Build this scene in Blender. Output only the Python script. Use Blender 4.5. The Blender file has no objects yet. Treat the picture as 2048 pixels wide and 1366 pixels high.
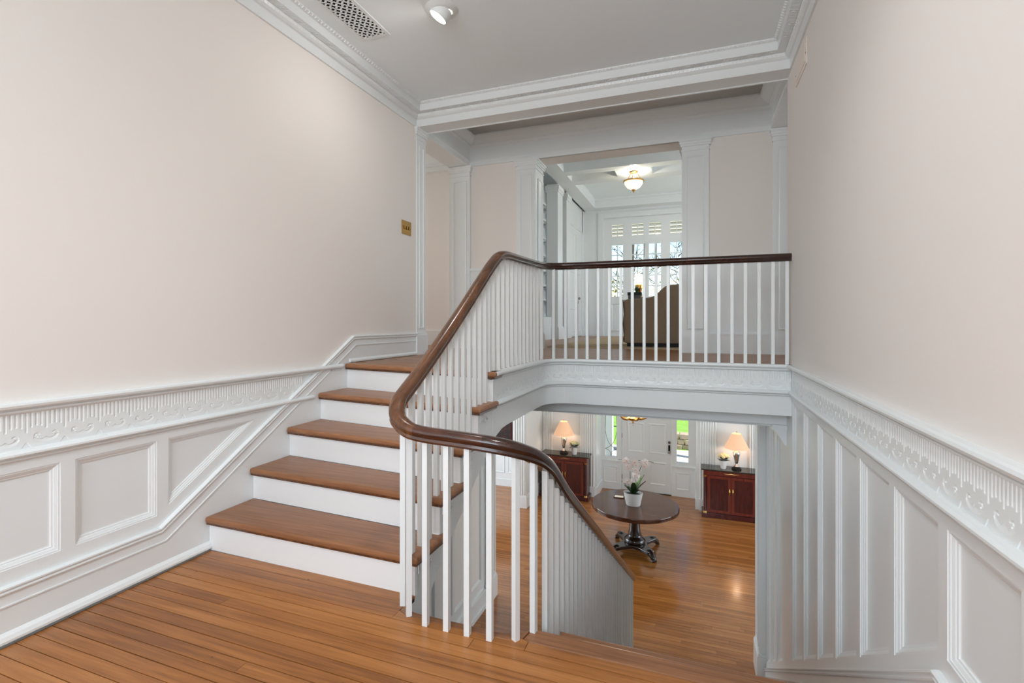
import bpy, bmesh, math, random
from mathutils import Vector, Matrix
random.seed(7)
PI = math.pi
scene = bpy.context.scene
C = scene.collection

# ------------------------------------------------------------------ camera
EYE = 3.70                      # hall floor is z = 0
ZL, ZU = 2.433, 3.383           # mid landing, upper floor
XL, XR = -2.555, 0.69           # stairwell side walls
ZC = 5.795                      # stairwell ceiling
YAW = 20.28
cam_data = bpy.data.cameras.new('camera')
cam_data.sensor_width = 36.0
cam_data.lens = 985.0 / 2048.0 * 36.0
cam_data.shift_y = -38.0 / 2048.0
cam_data.clip_start = 0.02
cam = bpy.data.objects.new('camera', cam_data)
cam.location = (0, 0, EYE)
cam.rotation_euler = (PI / 2, 0, math.radians(YAW))
C.objects.link(cam)
scene.camera = cam

# ------------------------------------------------------------------ world, exposure
scene.view_settings.view_transform = 'Standard'
scene.view_settings.look = 'None'
scene.view_settings.gamma = 1.0
scene.view_settings.use_curve_mapping = False
scene.view_settings.exposure = 0.10
scene.cycles.use_denoising = True
scene.cycles.max_bounces = 10
scene.cycles.diffuse_bounces = 6
scene.cycles.glossy_bounces = 4
scene.cycles.transparent_max_bounces = 12
scene.cycles.sample_clamp_indirect = 6.0
scene.cycles.caustics_reflective = False
scene.cycles.caustics_refractive = False
world = bpy.data.worlds.new('world')
scene.world = world
world.use_nodes = True
wn = world.node_tree
for n in list(wn.nodes):
    wn.nodes.remove(n)
sky = wn.nodes.new('ShaderNodeTexSky')
sky.sky_type = 'NISHITA'
sky.sun_disc = False
sky.sun_elevation = math.radians(38)
sky.sun_rotation = math.radians(150)
sky.air_density = 1.0
sky.dust_density = 0.6
bg = wn.nodes.new('ShaderNodeBackground')
bg.inputs['Strength'].default_value = 0.24
wo = wn.nodes.new('ShaderNodeOutputWorld')
wn.links.new(sky.outputs[0], bg.inputs['Color'])
wn.links.new(bg.outputs[0], wo.inputs['Surface'])

sun_d = bpy.data.lights.new('sun', 'SUN')
sun_d.energy = 9.0
sun_d.angle = math.radians(1.0)
sun_d.color = (1.0, 0.95, 0.86)
sun = bpy.data.objects.new('sun', sun_d)
sun.rotation_euler = Vector((-0.45, 0.12, -0.9)).to_track_quat('-Z', 'Y').to_euler()   # high, from the east side of the house
C.objects.link(sun)


def area(name, loc, target, sx, sy, power, col=(1, 1, 1)):
    d = bpy.data.lights.new(name, 'AREA')
    d.shape = 'RECTANGLE'
    d.size, d.size_y = sx, sy
    d.energy = power
    d.color = col
    o = bpy.data.objects.new(name, d)
    o.location = loc
    v = Vector(target) - Vector(loc)
    o.rotation_euler = v.to_track_quat('-Z', 'Y').to_euler()
    C.objects.link(o)
    return o


DAY = (0.85, 0.935, 1.0)
# landing window daylight, then fill lights at unseen side windows added for light
area('landing_window_daylight', (-0.9, -2.45, 4.55), (-0.9, 4.0, 4.5), 2.6, 1.9, 108, DAY)
area('left_passage_fill', (-5.8, 4.95, 4.75), (-2.6, 5.6, 3.6), 1.1, 1.5, 26, (1, 0.96, 0.9))
area('right_passage_fill', (4.0, 4.95, 4.75), (1.0, 5.2, 3.5), 1.1, 1.5, 16, DAY)
area('upper_room_fill', (3.05, 8.6, 4.9), (-2, 8.6, 4.4), 3.0, 1.8, 100, DAY)
area('hall_left_fill', (-6.4, 7.8, 1.6), (0, 8.0, 0.8), 3.2, 1.9, 135, DAY)
area('hall_right_fill', (4.6, 7.8, 1.6), (-2, 8.0, 0.8), 3.2, 1.9, 120, DAY)


# ------------------------------------------------------------------ materials
def mat_new(name):
    m = bpy.data.materials.new(name)
    m.use_nodes = True
    nt = m.node_tree
    b = nt.nodes['Principled BSDF']
    return m, nt, b


def plain(name, col, rough=0.5, metal=0.0, spec=0.5, bump=0.0, bscale=60, mottle=0.0, mscale=3.0, coat=0.0):
    m, nt, b = mat_new(name)
    b.inputs['Roughness'].default_value = rough
    b.inputs['Metallic'].default_value = metal
    b.inputs['Specular IOR Level'].default_value = spec
    b.inputs['Coat Weight'].default_value = coat
    tc = nt.nodes.new('ShaderNodeTexCoord')
    ns = nt.nodes.new('ShaderNodeTexNoise')
    ns.inputs['Scale'].default_value = mscale
    ns.inputs['Detail'].default_value = 3
    nt.links.new(tc.outputs['Object'], ns.inputs['Vector'])
    mx = nt.nodes.new('ShaderNodeMixRGB')
    mx.inputs['Color1'].default_value = tuple(c * (1 - mottle) for c in col) + (1,)
    mx.inputs['Color2'].default_value = tuple(min(1, c * (1 + mottle)) for c in col) + (1,)
    nt.links.new(ns.outputs['Fac'], mx.inputs['Fac'])
    nt.links.new(mx.outputs[0], b.inputs['Base Color'])
    if bump:
        n2 = nt.nodes.new('ShaderNodeTexNoise')
        n2.inputs['Scale'].default_value = bscale
        nt.links.new(tc.outputs['Object'], n2.inputs['Vector'])
        bp = nt.nodes.new('ShaderNodeBump')
        bp.inputs['Strength'].default_value = bump
        bp.inputs['Distance'].default_value = 0.003
        nt.links.new(n2.outputs['Fac'], bp.inputs['Height'])
        nt.links.new(bp.outputs[0], b.inputs['Normal'])
    return m


def wood(name, dark, mid, light, stretch=(1.0, 22, 22), rough=0.35, rand='object', amount=0.5, coat=0.0, spots=False, nscale=2.2):
    m, nt, b = mat_new(name)
    tc = nt.nodes.new('ShaderNodeTexCoord')
    mp = nt.nodes.new('ShaderNodeMapping')
    mp.inputs['Scale'].default_value = stretch
    nt.links.new(tc.outputs['Object'], mp.inputs['Vector'])
    if rand == 'object':
        rn = nt.nodes.new('ShaderNodeObjectInfo').outputs['Random']
    else:
        rn = nt.nodes.new('ShaderNodeNewGeometry').outputs['Random Per Island']
    off = nt.nodes.new('ShaderNodeVectorMath')
    off.operation = 'SCALE'
    cmb = nt.nodes.new('ShaderNodeCombineXYZ')
    for i in range(3):
        nt.links.new(rn, cmb.inputs[i])
    nt.links.new(cmb.outputs[0], off.inputs[0])
    off.inputs['Scale'].default_value = 37.0
    add = nt.nodes.new('ShaderNodeVectorMath')
    nt.links.new(mp.outputs[0], add.inputs[0])
    nt.links.new(off.outputs[0], add.inputs[1])
    n1 = nt.nodes.new('ShaderNodeTexNoise')
    n1.inputs['Scale'].default_value = nscale
    n1.inputs['Detail'].default_value = 6
    n1.inputs['Roughness'].default_value = 0.62
    n1.inputs['Distortion'].default_value = 0.6
    nt.links.new(add.outputs[0], n1.inputs['Vector'])
    # per-board tone
    ma = nt.nodes.new('ShaderNodeMath')
    ma.operation = 'MULTIPLY_ADD'
    nt.links.new(rn, ma.inputs[0])
    ma.inputs[1].default_value = amount
    ma.inputs[2].default_value = -amount / 2
    mb = nt.nodes.new('ShaderNodeMath')
    nt.links.new(n1.outputs['Fac'], mb.inputs[0])
    nt.links.new(ma.outputs[0], mb.inputs[1])
    cr = nt.nodes.new('ShaderNodeValToRGB')
    e = cr.color_ramp.elements
    e[0].position, e[0].color = 0.25, (*dark, 1)
    e[1].position, e[1].color = 0.75, (*light, 1)
    em = e.new(0.5)
    em.color = (*mid, 1)
    nt.links.new(mb.outputs[0], cr.inputs['Fac'])
    out = cr.outputs[0]
    if spots:
        n3 = nt.nodes.new('ShaderNodeTexVoronoi')
        n3.inputs['Scale'].default_value = 7.0
        nt.links.new(tc.outputs['Object'], n3.inputs['Vector'])
        c3 = nt.nodes.new('ShaderNodeValToRGB')
        c3.color_ramp.elements[0].position = 0.022
        c3.color_ramp.elements[0].color = (1, 1, 1, 1)
        c3.color_ramp.elements[1].position = 0.045
        c3.color_ramp.elements[1].color = (0, 0, 0, 1)
        nt.links.new(n3.outputs['Distance'], c3.inputs['Fac'])
        mx = nt.nodes.new('ShaderNodeMixRGB')
        mx.blend_type = 'MULTIPLY'
        mx.inputs['Color2'].default_value = (0.25, 0.2, 0.18, 1)
        nt.links.new(c3.outputs[0], mx.inputs['Fac'])
        nt.links.new(out, mx.inputs['Color1'])
        out = mx.outputs[0]
    nt.links.new(out, b.inputs['Base Color'])
    b.inputs['Roughness'].default_value = rough
    b.inputs['Coat Weight'].default_value = coat
    b.inputs['Coat Roughness'].default_value = 0.12
    bp = nt.nodes.new('ShaderNodeBump')
    bp.inputs['Strength'].default_value = 0.12
    bp.inputs['Distance'].default_value = 0.002
    nt.links.new(n1.outputs['Fac'], bp.inputs['Height'])
    nt.links.new(bp.outputs[0], b.inputs['Normal'])
    return m


def emit(name, col, strength, base=None):
    m, nt, b = mat_new(name)
    b.inputs['Base Color'].default_value = (*(base or col), 1)
    b.inputs['Emission Color'].default_value = (*col, 1)
    b.inputs['Emission Strength'].default_value = strength
    b.inputs['Roughness'].default_value = 0.6
    return m


def glass_mat(name, tint=(1, 1, 1)):
    m, nt, b = mat_new(name)
    nt.nodes.remove(b)
    o = nt.nodes['Material Output']
    t = nt.nodes.new('ShaderNodeBsdfTransparent')
    t.inputs['Color'].default_value = (*tint, 1)
    g = nt.nodes.new('ShaderNodeBsdfGlossy')
    g.inputs['Roughness'].default_value = 0.02
    mx = nt.nodes.new('ShaderNodeMixShader')
    mx.inputs['Fac'].default_value = 0.05
    nt.links.new(t.outputs[0], mx.inputs[1])
    nt.links.new(g.outputs[0], mx.inputs[2])
    nt.links.new(mx.outputs[0], o.inputs['Surface'])
    return m


M = {}
M['white'] = plain('white_gloss_paint', (0.768, 0.800, 0.806), 0.28, bump=0.05, bscale=25, mottle=0.01)
M['riser'] = plain('white_riser_paint', (0.83, 0.845, 0.85), 0.45, mottle=0.01)
M['cream'] = plain('cream_wall_paint', (0.79, 0.75, 0.718), 0.85, spec=0.2, bump=0.04, bscale=90, mottle=0.012, mscale=1.2)
M['ceil'] = plain('ceiling_paint', (0.84, 0.90, 0.925), 0.9, spec=0.2, mottle=0.01)
M['oak'] = wood('oak_boards', (0.20, 0.070, 0.016), (0.34, 0.128, 0.030), (0.45, 0.185, 0.053), (1.0, 24, 24), 0.30, 'object', 0.28, spots=True)
M['oak_far'] = wood('oak_boards_far', (0.20, 0.068, 0.014), (0.33, 0.120, 0.026), (0.43, 0.175, 0.045), (1.0, 24, 24), 0.17, 'island', 0.28, coat=0.25)
M['oak_up'] = wood('oak_boards_upper', (0.19, 0.075, 0.026), (0.31, 0.130, 0.046), (0.41, 0.19, 0.072), (1.0, 24, 24), 0.32, 'island', 0.28)
M['oak_hall'] = wood('oak_boards_hall', (0.20, 0.068, 0.014), (0.33, 0.120, 0.026), (0.43, 0.175, 0.045), (1.0, 24, 24), 0.17, 'object', 0.28, coat=0.25)
M['tread'] = wood('oak_treads', (0.18, 0.072, 0.029), (0.29, 0.125, 0.053), (0.38, 0.18, 0.084), (1.0, 22, 22), 0.36, 'object', 0.2, spots=True)
M['gap'] = plain('dark_gap', (0.012, 0.009, 0.007), 0.9)
M['rail_brown'] = wood('handrail_walnut', (0.045, 0.016, 0.006), (0.10, 0.036, 0.012), (0.19, 0.075, 0.027), (14, 2.0, 5), 0.24, 'object', 0.1, coat=0.4)
M['rail_dark'] = wood('handrail_mahogany', (0.012, 0.004, 0.002), (0.032, 0.009, 0.005), (0.07, 0.02, 0.011), (5, 3.0, 9), 0.2, 'object', 0.1, coat=0.4)
M['rail_mid'] = wood('handrail_mid', (0.03, 0.009, 0.005), (0.07, 0.022, 0.011), (0.13, 0.045, 0.022), (2, 14, 14), 0.22, 'object', 0.1, coat=0.4)
M['brass'] = plain('aged_brass', (0.30, 0.17, 0.05), 0.38, metal=0.9, mottle=0.25, mscale=40)
M['gilt'] = plain('gilt_brass', (0.62, 0.36, 0.11), 0.28, metal=1.0)
M['black'] = plain('black_metal', (0.012, 0.012, 0.012), 0.55, spec=0.25)
M['nickel'] = plain('nickel', (0.35, 0.34, 0.33), 0.3, metal=1.0)
M['silver'] = plain('mercury_silver', (0.85, 0.82, 0.78), 0.22, metal=1.0, mottle=0.25, mscale=30)
M['mahog'] = wood('cabinet_mahogany', (0.025, 0.003, 0.002), (0.055, 0.006, 0.005), (0.085, 0.010, 0.008), (16, 16, 1.2), 0.25, 'object', 0.1, coat=0.3)
M['mahog_light'] = wood('cabinet_frame_wood', (0.08, 0.010, 0.006), (0.125, 0.017, 0.010), (0.17, 0.028, 0.015), (16, 16, 1.2), 0.25, 'object', 0.1, coat=0.3)
M['marble'] = plain('black_granite', (0.03, 0.027, 0.022), 0.12, mottle=0.7, mscale=60)
M['tabletop'] = wood('table_rosewood', (0.03, 0.010, 0.004), (0.075, 0.025, 0.011), (0.14, 0.052, 0.024), (2, 12, 12), 0.16, 'object', 0.1, coat=0.0, nscale=1.2)
M['ebony'] = wood('table_ebony', (0.010, 0.005, 0.003), (0.018, 0.009, 0.006), (0.03, 0.014, 0.009), (8, 8, 2), 0.16, 'object', 0.1, coat=0.5)
M['shade'] = emit('lamp_shade_peach', (1.0, 0.57, 0.33), 0.46, (0.62, 0.40, 0.26))
M['shade2'] = emit('lamp_shade_cream', (1.0, 0.80, 0.52), 1.6, (0.9, 0.8, 0.6))
M['bulb'] = emit('bulb_glow', (1.0, 0.93, 0.82), 12.0)
M['bowl'] = emit('alabaster_bowl', (1.0, 0.86, 0.62), 1.1, (0.9, 0.82, 0.65))
M['ceramic'] = plain('white_ceramic', (0.74, 0.73, 0.71), 0.4, bump=0.2, bscale=30)
M['leaf'] = plain('dark_leaf', (0.022, 0.055, 0.018), 0.4, mottle=0.3, mscale=12)
M['leaf_bright'] = plain('bright_leaf', (0.10, 0.22, 0.03), 0.45, mottle=0.3, mscale=12)
M['petal'] = plain('orchid_petal', (0.86, 0.80, 0.775), 0.6, mottle=0.05)
M['petal_core'] = plain('orchid_core', (0.70, 0.30, 0.22), 0.6)
M['bloom_yellow'] = plain('yellow_bloom', (0.80, 0.68, 0.36), 0.7, mottle=0.15, mscale=30)
M['bloom_green'] = plain('green_white_bloom', (0.42, 0.45, 0.28), 0.7, mottle=0.25, mscale=30)
M['stem'] = plain('stem_green', (0.04, 0.06, 0.02), 0.6)
M['soil'] = plain('dark_soil', (0.015, 0.012, 0.009), 0.9)
M['sofa'] = plain('taupe_fabric', (0.26, 0.195, 0.135), 0.95, spec=0.1, bump=0.3, bscale=400, mottle=0.06, mscale=40)
M['rug'] = plain('beige_rug', (0.48, 0.36, 0.24), 0.95, spec=0.05, bump=0.3, bscale=300, mottle=0.06, mscale=20)
M['picture'] = wood('dark_red_painting', (0.004, 0.002, 0.002), (0.02, 0.006, 0.005), (0.12, 0.02, 0.014), (5, 5, 5), 0.4, 'object', 0.1)
M['lead'] = plain('lead_came', (0.05, 0.05, 0.045), 0.5)
M['glass'] = glass_mat('window_glass')
M['lawn'] = plain('lawn_grass', (0.16, 0.33, 0.05), 0.9, mottle=0.3, mscale=6)
M['drive'] = plain('pale_gravel', (0.62, 0.61, 0.58), 0.9, mottle=0.08, mscale=30)
M['porch'] = plain('porch_paint', (0.30, 0.36, 0.33), 0.6, mottle=0.05)
M['stone'] = plain('field_stone', (0.34, 0.27, 0.21), 0.9, mottle=0.35, mscale=12, bump=0.5)
M['siding'] = plain('cream_siding', (0.70, 0.63, 0.50), 0.7, mottle=0.03)
M['eave'] = plain('olive_eave', (0.20, 0.19, 0.12), 0.7)
M['bark'] = plain('bark', (0.13, 0.10, 0.08), 0.9, mottle=0.4, mscale=20)
M['plaque'] = plain('cream_panel_paint', (0.80, 0.72, 0.655), 0.6, mottle=0.01)
M['paper'] = plain('paper', (0.75, 0.7, 0.6), 0.7)


# ------------------------------------------------------------------ mesh builder
class MB:
    def __init__(self):
        self.v, self.f = [], []

    def box(self, x0, x1, y0, y1, z0, z1):
        b = len(self.v)
        self.v += [(x, y, z) for z in (z0, z1) for y in (y0, y1) for x in (x0, x1)]
        self.f += [(b, b + 2, b + 3, b + 1), (b + 4, b + 5, b + 7, b + 6), (b, b + 1, b + 5, b + 4),
                   (b + 2, b + 6, b + 7, b + 3), (b, b + 4, b + 6, b + 2), (b + 1, b + 3, b + 7, b + 5)]
        return self

    def grid(self, rows, close_u=False, close_v=False, cap=False):
        b = len(self.v)
        n, m = len(rows), len(rows[0])
        for r in rows:
            self.v += [tuple(p) for p in r]
        for i in range(n if close_v else n - 1):
            for j in range(m if close_u else m - 1):
                i2, j2 = (i + 1) % n, (j + 1) % m
                self.f.append((b + i * m + j, b + i * m + j2, b + i2 * m + j2, b + i2 * m + j))
        if cap:
            self.f.append(tuple(b + j for j in reversed(range(m))))
            self.f.append(tuple(b + (n - 1) * m + j for j in range(m)))
        return self

    def poly(self, pts):
        b = len(self.v)
        self.v += [tuple(p) for p in pts]
        self.f.append(tuple(range(b, b + len(pts))))
        return self

    def prism(self, bottom, top):
        b = len(self.v)
        n = len(bottom)
        self.v += [tuple(p) for p in bottom] + [tuple(p) for p in top]
        self.f.append(tuple(b + i for i in reversed(range(n))))
        self.f.append(tuple(b + n + i for i in range(n)))
        for i in range(n):
            j = (i + 1) % n
            self.f.append((b + i, b + j, b + n + j, b + n + i))
        return self

    def prism_z(self, xy, z0, z1):
        return self.prism([(x, y, z0) for x, y in xy], [(x, y, z1) for x, y in xy])

    def prism_x(self, yz, x0, x1):
        return self.prism([(x0, y, z) for y, z in yz], [(x1, y, z) for y, z in yz])

    def prism_y(self, xz, y0, y1):
        return self.prism([(x, y0, z) for x, z in xz], [(x, y1, z) for x, z in xz])

    def lathe(self, prof, cx=0, cy=0, cz=0, seg=24, sx=1, sy=1):
        rows = []
        for r, z in prof:
            rows.append([(cx + r * sx * math.cos(2 * PI * k / seg), cy + r * sy * math.sin(2 * PI * k / seg), cz + z) for k in range(seg)])
        return self.grid(rows, close_u=True, cap=True)

    def tube(self, pts, rad, seg=6, cap=True):
        pts = [Vector(p) for p in pts]
        rows = []
        up = None
        for i, p in enumerate(pts):
            t = (pts[min(i + 1, len(pts) - 1)] - pts[max(i - 1, 0)])
            if t.length < 1e-9:
                t = Vector((0, 0, 1))
            t.normalize()
            if up is None:
                up = Vector((0, 0, 1)) if abs(t.z) < 0.9 else Vector((1, 0, 0))
            s = t.cross(up)
            if s.length < 1e-6:
                s = t.orthogonal()
            s.normalize()
            up = s.cross(t).normalized()
            r = rad[i] if isinstance(rad, (list, tuple)) else rad
            rows.append([p + s * (r * math.cos(2 * PI * k / seg)) + up * (r * math.sin(2 * PI * k / seg)) for k in range(seg)])
        return self.grid(rows, close_u=True, cap=cap)

    def ball(self, c, r, seg=8, rings=5, sx=1, sy=1, sz=1):
        rows = []
        for i in range(rings + 1):
            a = -PI / 2 + PI * i / rings
            rr = max(math.cos(a), 0.02)
            rows.append([(c[0] + r * sx * rr * math.cos(2 * PI * k / seg), c[1] + r * sy * rr * math.sin(2 * PI * k / seg), c[2] + r * sz * math.sin(a)) for k in range(seg)])
        return self.grid(rows, close_u=True, cap=True)

    def mesh(self, name, fix=True):
        me = bpy.data.meshes.new(name)
        me.from_pydata(self.v, [], self.f)
        if fix:
            bm = bmesh.new()
            bm.from_mesh(me)
            bmesh.ops.recalc_face_normals(bm, faces=bm.faces)
            bm.to_mesh(me)
            bm.free()
        me.update()
        return me

    def build(self, name, mat, parent=None, smooth=False, bevel=0.0, bseg=2, fix=True):
        me = self.mesh(name, fix)
        me.materials.append(M[mat] if isinstance(mat, str) else mat)
        o = bpy.data.objects.new(name, me)
        C.objects.link(o)
        if parent is not None:
            o.parent = parent
        if smooth:
            for p in me.polygons:
                p.use_smooth = True
            try:
                md = o.modifiers.new('ws', 'WEIGHTED_NORMAL')
                md.keep_sharp = True
            except Exception:
                pass
            me.set_sharp_from_angle(angle=math.radians(40))
        if bevel:
            md = o.modifiers.new('bevel', 'BEVEL')
            md.width = bevel
            md.segments = bseg
            md.limit_method = 'ANGLE'
            md.angle_limit = math.radians(40)
        return o


def tag(o, label=None, cat=None, group=None, kind=None):
    if label: o['label'] = label
    if cat: o['category'] = cat
    if group: o['group'] = group
    if kind: o['kind'] = kind
    return o


def empty(name, loc=(0, 0, 0)):
    o = bpy.data.objects.new(name, None)
    o.location = loc
    o.empty_display_size = 0.1
    C.objects.link(o)
    return o


def inst(src_mesh, name, parent, matrix, mat=None):
    o = bpy.data.objects.new(name, src_mesh)
    C.objects.link(o)
    if parent is not None:
        o.parent = parent
    o.matrix_local = matrix
    return o


def struct(o, label, cat):
    return tag(o, label, cat, kind='structure')


def copy_tree(o, parent=None):
    c = o.copy()
    C.objects.link(c)
    c.parent = parent
    for ch in list(o.children):
        copy_tree(ch, c)
    return c


# ------------------------------------------------------------------ sweeps
def plan_path(pts, arcs=None):
    return [Vector((p[0], p[1])) for p in pts]


def sweep_plan(mb, path, prof, closed_ends=True):
    """path: XY points; prof: (offset to the right of travel, z)."""
    n = len(path)
    nor = []
    for i in range(n):
        a = (path[i] - path[i - 1]).normalized() if i > 0 else None
        b = (path[i + 1] - path[i]).normalized() if i < n - 1 else None
        if a is None: a = b
        if b is None: b = a
        na, nb = Vector((a.y, -a.x)), Vector((b.y, -b.x))
        m = (na + nb)
        m.normalize()
        k = 1.0 / max(0.2, m.dot(na))
        nor.append(m * k)
    rows = [[(path[i].x + nor[i].x * o, path[i].y + nor[i].y * o, z) for o, z in prof] for i in range(n)]
    mb.grid(rows, close_u=True, cap=closed_ends)
    return mb


def sweep_wall(mb, path, prof, fmap):
    """path in wall coordinates (s, z); prof: (height off the wall, offset along the in-plane left normal)."""
    path = [Vector(p) for p in path]
    n = len(path)
    rows = []
    for i in range(n):
        a = (path[i] - path[i - 1]).normalized() if i > 0 else None
        b = (path[i + 1] - path[i]).normalized() if i < n - 1 else None
        if a is None: a = b
        if b is None: b = a
        na, nb = Vector((-a.y, a.x)), Vector((-b.y, b.x))
        m = (na + nb).normalized()
        k = 1.0 / max(0.2, m.dot(na))
        rows.append([fmap(path[i].x + m.x * o * k, path[i].y + m.y * o * k, h) for h, o in prof])
    mb.grid(rows, close_u=True, cap=True)
    return mb


def offset_poly(poly, d):
    n = len(poly)
    area2 = sum(poly[i][0] * poly[(i + 1) % n][1] - poly[(i + 1) % n][0] * poly[i][1] for i in range(n))
    sg = 1 if area2 > 0 else -1
    out = []
    for i in range(n):
        p0, p1, p2 = Vector(poly[i - 1]), Vector(poly[i]), Vector(poly[(i + 1) % n])
        a, b = (p1 - p0).normalized(), (p2 - p1).normalized()
        na, nb = Vector((-a.y, a.x)) * sg, Vector((-b.y, b.x)) * sg
        m = (na + nb).normalized()
        k = d / max(0.15, m.dot(na))
        out.append((p1.x + m.x * k, p1.y + m.y * k))
    return out


PANEL_PROF = [(0.0, 0.0), (0.0005, -0.0035), (0.008, -0.0040), (0.0095, -0.0075), (0.013, -0.0085), (0.019, -0.0115), (0.0205, -0.0145),
              (0.027, -0.0160), (0.029, -0.0205), (0.034, -0.0215)]


def panel(mb, poly, fmap, prof=PANEL_PROF, sc=1.0):
    rings = [[fmap(s, z, h * sc) for s, z in offset_poly(poly, o * sc)] for o, h in prof]
    mb.grid(rings, close_u=True)
    mb.poly(rings[-1])
    return mb


def wainscot(name, label, fmap, s0, s1, panels, ztop, zbot, zt, parent_mat='white', depth=0.03):
    """stiles and rails with every panel a child. panels: list of (sa, sb, fn_bottom or None). zbot(s): lower edge."""
    fr = MB()

    def quad(sa, sb, za0, za1, zb0, zb1):
        fr.prism([fmap(sa, za0, -depth), fmap(sb, zb0, -depth), fmap(sb, zb1, -depth), fmap(sa, za1, -depth)],
                 [fmap(sa, za0, 0), fmap(sb, zb0, 0), fmap(sb, zb1, 0), fmap(sa, za1, 0)])
    cur = s0
    polys = []
    for sa, sb, fb, ft in panels:
        if sa > cur + 1e-4:
            quad(cur, sa, zbot(cur), ztop, zbot(sa), ztop)
        t = ft
        quad(sa, sb, t, ztop, t, ztop)
        quad(sa, sb, zbot(sa), fb(sa), zbot(sb), fb(sb))
        if abs(fb(sb) - t) < 0.02:
            polys.append([(sa, fb(sa)), (sb, t), (sa, t)])
        else:
            polys.append([(sa, fb(sa)), (sb, fb(sb)), (sb, t), (sa, t)])
        cur = sb
    if cur < s1:
        quad(cur, s1, zbot(cur), ztop, zbot(s1), ztop)
    o = fr.build(name, parent_mat)
    struct(o, label, 'wainscot')
    for p in polys:
        panel(MB(), p, fmap).build('panel', parent_mat, o)
    return o


RAIL_PROF = [(-0.02, 0.0), (0.030, 0.0), (0.037, -0.005), (0.040, -0.014), (0.037, -0.023), (0.028, -0.029), (0.014, -0.032), (0.012, -0.036), (0.017, -0.038), (0.017, -0.044), (0.010, -0.048), (0.003, -0.053), (-0.02, -0.053)]
LOW_PROF = [(-0.02, -0.196), (0.006, -0.196), (0.020, -0.201), (0.029, -0.209), (0.029, -0.217), (0.021, -0.224), (0.011, -0.227), (0.009, -0.230), (0.013, -0.232), (0.011, -0.238), (0.002, -0.243), (-0.02, -0.243)]
PERIOD = 0.1315


FL_LEN = [0.084, 0.064, 0.058, 0.061, 0.074, 0.061, 0.058, 0.064]
FH = 0.146            # carved height of the frieze


def sstep(a, b, x):
    t = max(0.0, min(1.0, (x - a) / (b - a)))
    return t * t * (3 - 2 * t)


def relief(u, v):
    """depth (m, negative = cut in) of the carving; u: 0..PERIOD from one junction, v: metres below the rail."""
    d = 0.0
    pitch = PERIOD / 8
    j = int(round(u / pitch)) % 8
    x = u - round(u / pitch) * pitch
    L = FL_LEN[j]
    hw = 0.0042
    if v < L:
        q = abs(x) / hw
        if q < 1:
            e = math.sqrt(1 - q * q)
            d = -0.0027 * e * sstep(0, 0.005, L - v)
    X = (u - PERIOD / 2) * 1000
    V = v * 1000
    ax = abs(X)
    if ax < 43 and V > 92:
        vo = 106 + 25 * math.sqrt(1 - (ax / 43) ** 2)
        vi = 107 + 7.5 * abs(math.sin(PI * min(ax, 32) / 30)) if ax < 30 else 107 - (ax - 30) * 0.4
        if vi < V < vo:
            t = (V - vi) / max(1.0, vo - vi)
            d = min(d, -0.0036 * (1 - t) ** 1.2 * sstep(0, 1.2, V - vi))
    cx, cv = 30.5, 98.0
    r = math.hypot(ax - cx, V - cv)
    if 4.0 < r < 13.0 and (V < cv + 8 or ax > cx):
        if not (ax < cx - 3 and V > cv - 2):
            d = min(d, -0.0034 * (1 - (r - 4) / 9.0) * sstep(4.0, 5.2, r))
    vb = 147 - 27 * sstep(40, 66, ax) ** 1.4
    if V > vb and ax > 40:
        d = min(d, -0.0026 * sstep(0, 1.5, V - vb) * (1 - 0.6 * sstep(vb, 147, V)))
    return d


def relief_grid(mb, pos, nor, sa, sb, u0, ztop, nu, nv=64):
    rows = []
    for i in range(nu + 1):
        s = sa + (sb - sa) * i / nu
        x, y = pos(s)
        nx, ny = nor(s)
        u = (s - u0) % PERIOD
        rows.append([(x + nx * (relief(u, FH * k / nv) + 0.0005), y + ny * (relief(u, FH * k / nv) + 0.0005), ztop - 0.0525 - FH * k / nv) for k in range(nv + 1)])
    mb.grid(rows)


_unit = MB()
relief_grid(_unit, lambda s: (s, 0.0), lambda s: (0.0, -1.0), 0.0, PERIOD * 0.99999, 0.0, 0.0, 96, 72)
UNIT = _unit.mesh('scroll_ornament', fix=False)
UNIT.materials.append(M['white'])


def frieze(parent, pos, nor, s0, s1, phase=0.0, clip=None, ztop=ZU, curved=None):
    """one carved unit (two curls under eight flutes) after another along a path."""
    k0 = math.floor((s0 - phase) / PERIOD)
    k1 = math.ceil((s1 - phase) / PERIOD)
    for k in range(k0, k1):
        a, b = phase + k * PERIOD, phase + (k + 1) * PERIOD
        whole = a >= s0 - 1e-6 and b <= s1 + 1e-6
        if whole and not (curved and curved(a, b)):
            x, y = pos(a)
            nx, ny = nor((a + b) / 2)
            # local x runs along the path, local -y points outwards
            x2, y2 = pos(b)
            tx, ty = (x2 - x) / PERIOD, (y2 - y) / PERIOD
            sx = 1.0
            mtx = Matrix(((tx, -nx, 0, x), (ty, -ny, 0, y), (0, 0, 1, ztop), (0, 0, 0, 1)))
            inst(UNIT, 'scroll_ornament', parent, mtx)
        else:
            aa, bb = max(a, s0), min(b, s1)
            if bb - aa < 0.004: continue
            m = MB()
            relief_grid(m, pos, nor, aa, bb, phase, ztop, max(4, int(96 * (bb - aa) / PERIOD)), 72)
            m.build('scroll_ornament', 'white', parent, fix=False)


# ================================================================== STRUCTURE
fL = lambda s, z, h: (XL + h, s, z)          # left wall: s = Y
fR = lambda s, z, h: (XR - h, s, z)          # right wall: s = Y
YB = -2.6                                     # wall behind the camera

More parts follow.
